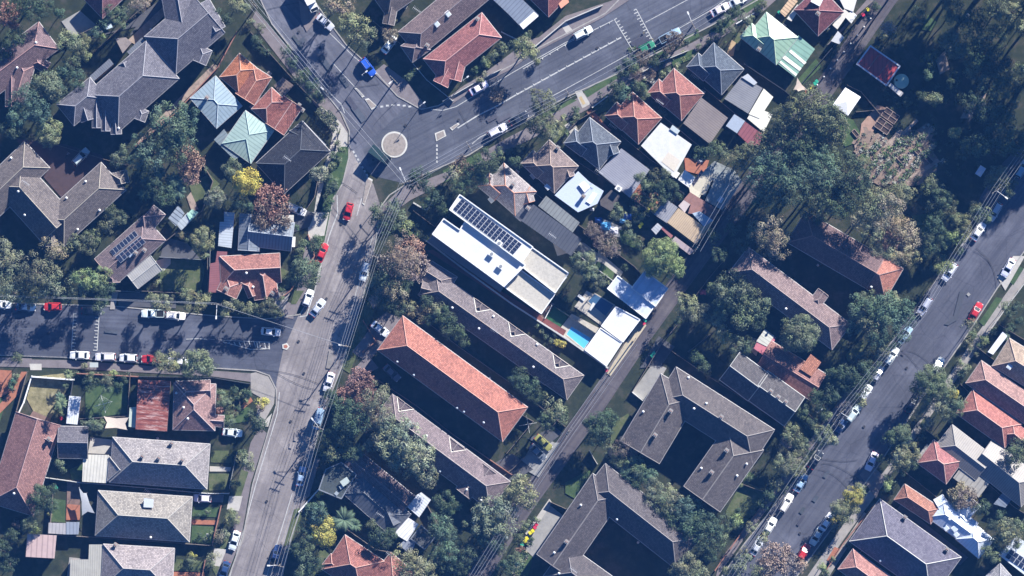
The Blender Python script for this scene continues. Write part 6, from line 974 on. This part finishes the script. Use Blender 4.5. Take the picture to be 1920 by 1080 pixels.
for a in (([(60,706),(140,712)],'white',1.5,.3),([(60,706),(45,755),(28,790)],'white',1.3,.25),([(138,712),(124,795),(85,895)],'dark'),([(52,697),(12,840)],'timber'),([(85,895),(155,905),(200,908),(390,925),(430,925)],'pale',1.5,.15),([(105,1003),(180,1007),(390,1022),(395,1022)],'timber'),([(145,700),(260,706)],'brick',1.6,.2),([(260,706),(400,708),(470,720)],'dark',1.2),([(245,700),(240,780),(150,785)],'timber'),([(450,735),(450,765),(420,815)],'timber',1.0),([(445,845),(430,915)],'grey',1.0),([(415,948),(398,1022)],'brick',.8,.2),([(385,1050),(378,1090)],'brick',.8,.2),([(100,925),(95,985)],'timber'),
          ([(255,545),(390,552),(390,475)],'timber'),([(300,482),(380,487)],'grey'),([(312,452),(380,395),(400,340),(370,290)],'timber'),([(215,545),(262,548)],'grey'),([(395,465),(392,550)],'grey'),([(525,560),(545,545),(590,480),(578,440)],'brick',.8,.2),([(570,400),(590,370),(600,320)],'timber'),([(440,320),(470,300)],'timber'),([(60,110),(130,75),(240,20)],'timber'),([(255,275),(330,212),(410,125),(445,60)],'brick',1.5,.2),([(165,110),(250,30),(300,-10)],'timber'),([(470,60),(560,160),(600,200)],'timber'),([(100,270),(200,300),(240,310)],'timber'),
          ([(775,120),(800,150),(850,190)],'pale',1.0,.15),([(830,190),(900,150),(940,130)],'pale',1.0,.15),([(700,40),(760,90)],'timber'),([(940,60),(1000,90),(1060,40),(1130,10)],'pale',1.1,.2),([(1060,250),(1085,225),(1120,205)],'timber',1.2),([(1100,210),(1145,245)],'brick',.8,.3),([(1110,202),(1140,180)],'pale',.9,.25),([(1180,150),(1230,120),(1290,95)],'pale',.9,.15),([(1380,45),(1430,15)],'white',1.0,.25),
          ([(1240,335),(1300,375)],'dark'),([(1000,360),(1110,440),(1190,500),(1215,530)],'timber'),([(1085,305),(1140,340),(1225,400),(1310,465)],'timber'),([(1165,255),(1220,300),(1290,345)],'timber'),([(1245,220),(1330,290)],'timber'),([(1320,165),(1380,215),(1440,260)],'timber'),([(1395,120),(1470,170),(1500,195)],'dark'),([(1010,425),(1100,490),(1215,575)],'pale',1.6,.15),([(1310,462),(1400,345),(1440,280)],'dark',1.9),([(1215,575),(1300,468)],'dark',1.9),([(1500,160),(1560,90),(1640,0)],'dark',1.7),([(1650,20),(1560,165)],'timber',.8,.06),
          ([(795,448),(870,505),(960,570),(1062,635),(1140,690)],'pale',1.6,.35),([(1062,520),(1035,555)],'white',1.0,.1),([(1040,575),(1155,650)],'dark',1.5),([(1022,597),(1035,572)],'white',1,.15),([(770,580),(860,650),(960,720),(1060,800)],'timber',1.5),([(965,770),(1000,790),(950,850)],'timber'),([(775,395),(815,425),(830,405)],'timber',1.4),([(775,380),(800,395),(820,360)],'pale',1.1,.3),([(690,700),(780,760),(850,815),(960,890)],'brick',1.5,.15),([(880,940),(960,880),(1010,830),(1060,770)],'timber',1.2),([(680,600),(705,640),(680,660)],'brick',.9,.2),([(600,915),(560,960)],'white',1.1,.3),([(640,985),(705,1030),(760,1040)],'timber'),([(800,945),(830,1000),(810,1040)],'timber'),
          ([(1185,735),(1240,645),(1285,590)],'timber',1.6),([(1185,735),(1210,755)],'white',1.2,.15),([(1240,645),(1320,700)],'timber'),([(1290,660),(1340,620)],'timber',1.2),([(1105,845),(1120,870)],'pale',1.4,.12),([(1030,940),(1075,960)],'timber',1.4),([(1320,700),(1460,790),(1500,830)],'timber',1.6),([(1500,760),(1530,790),(1550,770)],'timber'),([(1360,485),(1330,520),(1300,560)],'timber'),([(1450,925),(1400,985),(1340,1070)],'brick',.8,.25),([(1360,895),(1425,920),(1450,925)],'timber',1.3),([(1660,640),(1600,720),(1540,800)],'timber',1.1),([(1765,510),(1700,600)],'timber',1.0),
          ([(1640,945),(1580,1020),(1545,1075)],'brick',1.0,.2),([(1690,880),(1760,935),(1880,1030)],'timber',1.6),([(1735,805),(1800,860),(1900,950),(1925,965)],'timber',1.6),([(1800,720),(1870,785),(1925,835)],'timber',1.6),([(1830,650),(1850,665),(1925,720)],'timber',1.6),([(1665,895),(1700,850),(1735,800)],'timber',1.0),([(1588,160),(1614,172),(1650,215)],'timber',1.2),([(1875,610),(1925,640)],'timber'),([(1840,640),(1880,585),(1925,525)],'pale',.8,.15),([(1655,990),(1590,1060)],'timber'),([(1605,210),(1660,205)],'timber',1.0)):
    fence(*a)
# ------------------------------------------------------------------ power poles, lamps and wires
POLEM = rough_mat((.20,.17,.14), .3, 2, 9, key='pole_timber'); WIRE = plain((.30,.31,.33), .4, 'wire'); STEEL = plain((.62,.63,.64), .4, 'galvanised')
def pole(x, y, ang, h=9.5, lamp=None, cross=True, cat='power pole'):
    root = empty('power_pole', P0(x, y)); b = MB(); b.bar((0,0,0),(0,0,h),(.17,.11),10); b.build('pole', POLEM, root); a = R(-ang)
    if cross:
        b = MB()
        for zz in (h-.35, h-1.3): b.box((0,0,zz), (2.4,.12,.12), a)
        b.build('crossarm', POLEM, root); b = MB()
        for t in (-1.1,-.45,.45,1.1): b.bar((math.cos(a)*t, math.sin(a)*t, h-.3),(math.cos(a)*t, math.sin(a)*t, h-.05),.05,6)
        b.build('insulator', WHITE, root)
    if lamp:
        lx, ly = P0(lamp[0], lamp[1]).xy-P0(x, y).xy; b = MB(); b.bar((0,0,h-2.2),(lx*.96,ly*.96,h-1.6),.06,6); b.build('lamp_arm', STEEL, root)
        b = MB(); b.box((lx,ly,h-1.62), (.75,.32,.16), math.atan2(ly, lx)); b.build('lamp_head', plain((.75,.75,.72), .3, 'lamp_head'), root)
    later(root, 'timber power pole'+(' with lamp arm' if lamp else ''), cat, x, y, 'timber power poles')
for a in ((480,12,50),(612,172,50,9.5,(606,168)),(762,343,-20,9.8,(752,318)),(880,276,60),(1065,178,60),(1297,50,60,9.8,(1288,28)),(702,480,20),(650,648,10,9.8,(640,646)),(600,800,20,9.5,(588,784)),(526,1057,15,9.5,(507,1057)),(410,570,0,9.5,(409,595)),(1303,468,125),(1186,640,125),(1066,808,125),(943,992,125,9.5,(950,1003)),(870,1110,125),(740,152,45,9.8,(733,158)),(1862,358,145,9.5,(1881,372)),(1720,588,145,9),(1572,772,145,9.5,(1590,783)),(1442,966,145,9),(1375,345,125)): pole(*a)
for x, y, lab in ((788,200,'steel street lamp on the kerb above the roundabout'),(680,142,'steel street lamp near the blue wagon'),(869,152,'steel sign post on the corner kerb'),(1530,772,'thin steel pole under the wires')):
    r_ = empty('street_lamp', P0(x, y)); b = MB(); b.bar((0,0,0),(0,0,5.5),(.09,.06),8); b.build('pole', STEEL, r_); b = MB(); b.bar((0,0,5.4),(.8,.6,5.6),.04,6); b.box((1.0,.75,5.6),(.6,.28,.14),R(37)); b.build('lamp_head', STEEL, r_); tag(r_, lab, 'street lamp')
SPANS = []
def wire(a, b_, off, h=9.2, r=.035):
    p, q = P0(*a), P0(*b_); d = (q-p); L = d.length; n = Vector((-d.y, d.x, 0)).normalized()*off; m = MB(); N = 10; pts = []
    for i in range(N+1): t = i/N; v = p+d*t+n; v.z = h-.02*L*4*t*(1-t)*.6; pts.append(v)
    for i in range(N): m.bar(pts[i], pts[i+1], r, 4)
    return m.build('power_line', WIRE)
for a, b_, offs in (((480,12),(612,172),(-1.1,-.4,.4,1.1)),((425,-60),(480,12),(-1.1,-.4,.4,1.1)),((612,172),(762,343),(-.5,.5)),((762,343),(880,276),(-1.1,-.4,.4,1.1)),((880,276),(1065,178),(-1.1,-.4,.4,1.1)),((1065,178),(1297,50),(-1.1,0,1.1)),((1297,50),(1440,-40),(-1.1,0,1.1)),
                     ((762,343),(702,480),(-1.1,-.6,0,.6,1.1)),((702,480),(650,648),(-1.1,-.6,0,.6,1.1)),((650,648),(600,800),(-1.1,-.4,.4,1.1)),((600,800),(526,1057),(-1.1,-.4,.4,1.1)),((526,1057),(505,1130),(-1.1,.4,1.1)),((-60,553),(410,570),(0,.25)),((410,570),(650,648),(0,)),
                     ((1440,262),(1375,345),(-.8,0,.8)),((1375,345),(1303,468),(-1.0,0,1.0)),((1186,640),(1066,808),(-1,-.3,.3,1)),((1066,808),(943,992),(-1,-.3,.3,1)),((943,992),(870,1110),(-1,-.3,.3,1)),
                     ((1950,235),(1862,358),(-1,-.3,.3,1)),((1862,358),(1720,588),(-1,-.3,.3,1)),((1720,588),(1572,772),(-1,-.3,.3,1)),((1572,772),(1442,966),(-1,0,1)),((1442,966),(1355,1100),(-1,0,1))):
    ws_ = [wire(a, b_, o_) for o_ in offs]; later(ws_[0], 'thin overhead wire', 'power line', (a[0]+b_[0])/2, (a[1]+b_[1])/2, 'overhead wires'); SPANS.append(ws_)
# ------------------------------------------------------------------ small things
def wheelie_bin(x, y, col, lab):
    cc = {'red':(.55,.04,.08),'yellow':(.7,.6,.03),'green':(.04,.35,.22)}[col]; r_ = empty('wheelie_bin', P0(x, y)+Vector((0,0,.1))); r_.rotation_euler.z = R(35)
    b = MB(); b.prism([(-.28,-.3),(.28,-.3),(.3,.32),(-.3,.32)], .08, 1.0); b.build('bin_body', plain((.03,.12,.07) if col != 'red' else (.05,.1,.07), .5, 'bin'), r_)
    b = MB(); b.prism([(-.33,-.36),(.33,-.36),(.33,.38),(-.33,.38)], 1.005, 1.09); b.bar((-.28,.4,1.02),(.28,.4,1.02),.03,6); b.build('lid', plain(cc, .4, 'lid'), r_)
    for s_ in (-.25,.25): b = MB(); b.bar((s_-.03,.3,.12),(s_+.03,.3,.12),.12,10); b.build('wheel', RUB, r_)
    tag(r_, lab, 'bin', 'wheelie bins') if lab else later(r_, f'{col} lidded wheelie bin', 'bin', x, y, 'wheelie bins')
for x, y, c in ((1006,983,'red'),(1003,989,'red'),(999,995,'yellow'),(994,999,'yellow'),(988,1009,'yellow'),(985,1014,'yellow'),(979,1021,'green'),(1522,166,'yellow'),(1528,157,'green'),(1531,153,'green'),(1627,18,'yellow'),(1618,28,'red'),(1226,662,'green'),(1223,667,'green'),(1207,606,'red'),(1209,601,'green'),(1137,694,'red'),(1200,425,'yellow'),(1203,420,'yellow'),(1307,465,'green'),(25,713,'green'),(1461,24,'green'),(106,914,'green'),(116,784,'red')): wheelie_bin(x, y, c, None)
# community garden
r_ = empty('framed_court_roof', P0(1659,123)); q = [P(x, y, 3) for x, y in ((1632,86),(1687,124),(1662,160),(1607,120))]
def loc(b, name, m, root):
    o = b.build(name, m, root); o.location = -root.location; return o
b = MB(); b.face(q[::-1]); b.face([p-Vector((0,0,.12)) for p in q]); loc(b, 'roof_sheet', metal((.42,.07,.07), 1.0), r_)
b = MB()
for i in range(4): d = q[(i+1)%4]-q[i]; c_ = (q[i]+q[(i+1)%4])/2; b.box((c_.x, c_.y, 3.0+.003*i), (d.length+.3, .32, .4), math.atan2(d.y, d.x))
loc(b, 'frame', plain((.55,.56,.62), .5), r_); b = MB()
for p in q: b.bar((p.x, p.y, 0), (p.x, p.y, 2.8), .12, 8)
loc(b, 'posts', STEEL, r_)
for i in range(2):
    a = q[0]+(q[1]-q[0])*(i+1)/3+Vector((0,0,.05)); c_ = q[3]+(q[2]-q[3])*(i+1)/3+Vector((0,0,.05)); b = MB(); b.bar(a, c_, .1, 4); loc(b, 'beam', plain((.3,.12,.12), .6), r_)
tag(r_, 'red sheet roof in a pale metal frame standing in the dark park', 'shelter')
r_ = empty('water_tank', P0(1689,153)); b = MB(); b.bar((0,0,0),(0,0,2.3),1.62,36); b.build('tank_body', metal((.3,.42,.33), .4), r_)
b = MB(); b.bar((0,0,2.3),(0,0,2.55),(1.66,.35),36); b.build('tank_lid', plain((.40,.52,.40), .5), r_); b = MB(); b.bar((-1.1,.2,2.3),(-1.1,.2,2.52),.25,12); b.build('inlet', RUB, r_); tag(r_, 'round pale green water tank beside the red framed court', 'water tank')
r_ = empty('storage_bench', P0(1677,169)); b = MB(); b.prism([P0(x, y)-r_.location for x, y in ((1664,161),(1669,157),(1692,175),(1687,181))], .1, 2.0); b.build('cabinet', plain((.45,.4,.36), .6), r_); b = MB(); b.prism([P0(x, y)-r_.location for x, y in ((1663,161),(1669,156),(1693,175),(1687,182))], 2.0, 2.12); b.build('top', plain((.6,.56,.52), .6), r_); tag(r_, 'long narrow pale topped cabinet below the round green tank', 'cabinet')
r_ = empty('shade_canopy', P0(1587,190)); q = [P(x, y, 2.7) for x, y in ((1585,164),(1614,182),(1590,217),(1561,197))]; top = (q[0]+q[2])/2+Vector((0,0,.5)); b = MB()
for i in range(4): b.face([q[(i+1)%4], q[i], top]); b.face([q[i]-Vector((0,0,.25)), q[i], q[(i+1)%4], q[(i+1)%4]-Vector((0,0,.25))])
loc(b, 'canopy', plain((.88,.88,.88), .6), r_); b = MB()
for p in q: c_ = p+(top-p)*.05; b.bar((c_.x, c_.y, 0), (c_.x, c_.y, 2.6), .05, 6)
loc(b, 'posts', STEEL, r_); tag(r_, 'bright white rectangular shade canopy beside the very large dark tree', 'canopy')
planter(1656,236,-35,3.6,2.4,'lower square timber planter bed divided into four, in the community garden'); planter(1669,217,-35,3.6,2.2,'upper timber planter bed divided into four, in the community garden'); planter(1663,290,-35,1.8,.9,'small dark timber planter box on the bare soil of the community garden', 1, 1)
planter(1604,250,-50,1.8,.8,'curved dark edged planter left of the terracotta gravel', 1, 1)
def board(x, y, w_, l_, h, a, c, name, lab, cat):
    r_ = empty(name, P0(x, y)); r_.rotation_euler.z = R(a); b = MB(); b.box((0,0,h), (w_, l_, .06)); b.build('top', plain(c, .5), r_); b = MB()
    for sx in (-1,1):
        for sy in (-1,1): b.box((sx*(w_/2-.1), sy*(l_/2-.1), h/2-.02), (.08,.08,h-.04))
    b.build('legs', STEEL, r_); tag(r_, lab, cat)
board(1838,321,1.5,2.3,.75,-33,(.72,.76,.85),'table','pale blue white table board on the dark grass by the upper right street','table')
board(1813,29,1,1,.7,10,(.35,.4,.48),'table','small square grey table in the top right park','table')
board(204,49,1.5,1.2,.75,20,(.5,.6,.68),'table','small pale table in the dark yard at upper left','table')
board(177,684,1.9,1.1,1.3,0,(.42,.45,.42),'utility_box','pale green flat cabinet on the footpath by the white parked wagons','cabinet')
board(1222,700,.1,.1,.5,0,(.5,.5,.5),'garden_stake','thin stake on the concrete drive by the V shaped building','stake') if False else None
board(648,902,1.9,1.4,.75+3.6,35,(.42,.48,.44),'terrace_table','pale rectangular table on the dark roof terrace with white parapet','table')
board(641,912,.8,.8,.4+3.6,30,(.3,.34,.36),'stool','square stool beside the terrace table on the dark roof','stool'); board(632,924,.8,.8,.4+3.6,50,(.3,.34,.36),'stool','square stool at the lower left of the dark roof terrace','stool')
r_ = empty('clothesline', P0(195,757)); b = MB(); b.bar((0,0,0),(0,0,2.1),.05,8); b.build('pole', STEEL, r_); b = MB()
for i in range(4): a = R(15+90*i); b.bar((0,0,2.0),(math.cos(a)*2.1, math.sin(a)*2.1, 2.15),.045,5)
b.build('arms', STEEL, r_); b = MB()
for rr in (.9,1.4,1.9):
    for i in range(4): a = R(15+90*i); a2 = R(105+90*i); b.bar((math.cos(a)*rr, math.sin(a)*rr, 2.12),(math.cos(a2)*rr, math.sin(a2)*rr, 2.12),.012,3)
b.build('lines', STEEL, r_); tag(r_, 'rotary clothesline on the small lawn right of the narrow white shed', 'clothesline')
r2 = empty('clothesline', P0(990,795)); b = MB(); b.bar((0,0,0),(0,0,2.1),.05,8); b.build('pole', STEEL, r2); b = MB()
for i in range(4): a = R(10+90*i); b.bar((0,0,2.0),(math.cos(a)*2, math.sin(a)*2, 2.15),.04,5)
b.build('arms', STEEL, r2); tag(r2, 'rotary clothesline in the dark yard at the lower end of the orange block', 'clothesline')
def sail(pts, zs, c, lab):
    r_ = empty('shade_sail', (0,0,0)); q = [P(p[0], p[1], z) for p, z in zip(pts, zs)]; b = MB(); n = 8; g = []
    for i in range(n+1):
        row = []
        for j in range(n+1):
            u, v = i/n, j/n; p = q[0]*(1-u)*(1-v)+q[1]*u*(1-v)+q[2]*u*v+q[3]*(1-u)*v; c_ = sum(q, Vector())/4; k = .22*(max(abs(2*u-1), abs(2*v-1)))*(1-min(abs(2*u-1), abs(2*v-1))); row.append(p+(c_-p)*k)
        g.append(row)
    for i in range(n):
        for j in range(n): b.face([g[i][j], g[i+1][j], g[i+1][j+1], g[i][j+1]])
    b.build('cloth', plain(c, .8, 'sail'), r_); b = MB()
    for p in q: b.bar((p.x, p.y, 0), (p.x, p.y, p.z), .05, 6)
    b.build('posts', STEEL, r_); tag(r_, lab, 'shade sail', 'shade sails')
sail([(195,781),(241,783),(238,806),(197,803)], (2.6,2.9,2.6,2.9), (.62,.52,.42), 'peach shade sail stretched left of the red corrugated roof')
sail([(148,914),(162,925),(177,962),(154,966)], (2.9,2.6,2.8,2.4), (.4,.41,.42), 'grey triangular shade sail beside the brick patio and skylight house')
sail([(1488,168),(1495,146),(1514,169),(1497,171)], (2.6,2.9,2.6,2.8), (.62,.5,.4), 'tan shade sail below the white striped rear roof')
for i, (x, y, w_, c, lab) in enumerate(((1136,424,16,(.12,.42,.75),'bright blue tarpaulin heap in the cluttered yard'),(1122,413,10,(.04,.12,.42),'dark blue tarpaulin left of the bright blue heap'),(1176,406,12,(.03,.10,.40),'dark blue tarpaulin right of the bright blue heap'),(1168,414,9,(.2,.5,.8),'small pale blue tarpaulin below the dark blue one'),(1318,548,9,(.75,.16,.22),'pink red cloth cover among the trees right of the lane'),(1313,302,8,(.6,.68,.75),'white blue umbrella cloth on the brick paved yard'),(1150,432,14,(.5,.5,.55),'grey sheet heap in the cluttered yard'),(1110,392,6,(.6,.62,.62),'small white crate heap behind the white blue rear roof'))):
    r = random.Random(i); b = MB(); n = 6; G = [[P0(x+(u/n-.5)*w_*1.3, y+(v/n-.5)*w_)+Vector((r.uniform(-.1,.1), r.uniform(-.1,.1), .15+.9*math.sin(math.pi*u/n)*math.sin(math.pi*v/n)*r.uniform(.6,1.2))) for v in range(n+1)] for u in range(n+1)]
    for u in range(n):
        for v in range(n): b.face([G[u][v], G[u+1][v], G[u+1][v+1], G[u][v+1]])
    o = b.build('tarpaulin', plain(c, .5, 'tarp')); tag(o, lab, 'tarpaulin')
def lounger(x, y, a, lab):
    r_ = empty('lounger', P0(x, y)+Vector((0,0,.12))); r_.rotation_euler.z = R(a); b = MB(); b.box((0,0,.32), (1.9,.65,.1)); b.build('cushion', plain((.6,.6,.58), .7), r_); b = MB()
    for sx in (-.8,.8):
        for sy in (-.25,.25): b.box((sx,sy,.13), (.06,.06,.26))
    b.build('legs', STEEL, r_); tag(r_, lab, 'lounger')
lounger(1110,575,60,'white lounger on the deck beside the dark pool'); lounger(1090,558,-40,'pale lounger near the left end of the dark pool')
def motorbike(x, y, a):
    r_ = empty('motorcycle', P0(x, y)+Vector((0,0,.1))); r_.rotation_euler.z = R(a)
    for sx in (-.7,.7): b = MB(); b.bar((sx,-.06,.32),(sx,.06,.32),.32,14); b.build('wheel', RUB, r_)
    b = MB(); b.bar((-.6,0,.45),(.5,0,.75),(.12,.1),8); b.bar((.5,0,.75),(.7,0,.35),.04,6); b.box((.15,0,.85),(.45,.28,.22)); b.build('body', plain((.2,.2,.22), .3), r_)
    b = MB(); b.box((-.35,0,.82),(.6,.26,.1)); b.build('seat', RUB, r_); b = MB(); b.bar((.5,-.38,1.0),(.5,.38,1.0),.025,6); b.build('handlebar', STEEL, r_); tag(r_, 'dark motorcycle parked left of the silver wagon in the red court', 'motorcycle')
motorbike(127,290,60)
for i in range(9): 
    x = 1632-i*12.5; y = 35+i*15.6; b = MB(); b.bar((0,0,0),(0,0,1.0),(.2,.14),8); b.bar((0,0,1.0),(0,0,1.08),(.16,.05),8); o = b.build('bollard', WHITE); o.location = P0(x, y); later(o, 'small white bollard', 'bollard', x, y, 'white bollards along the lane')
assign_labels()
for ws_ in SPANS:
    for o in ws_[1:]: tag(o, ws_[0]['label'], 'power line', 'overhead wires')

hb = MB(); hb.box((0,0,(HCAM+6-1.0)/2), (1230,1230,HCAM+6+1.0)); hz_o = hb.build('haze', (hm := bpy.data.materials.new('haze_air'))); struct(hz_o, 'stuff')
hm.use_nodes = True; n_ = hm.node_tree.nodes; n_.clear(); pv = n_.new('ShaderNodeVolumePrincipled'); oo = n_.new('ShaderNodeOutputMaterial'); hm.node_tree.links.new(pv.outputs[0], oo.inputs['Volume'])
pv.inputs['Color'].default_value = (.10,.34,1.0,1); pv.inputs['Density'].default_value = 5.4e-5; pv.inputs['Anisotropy'].default_value = 0.0
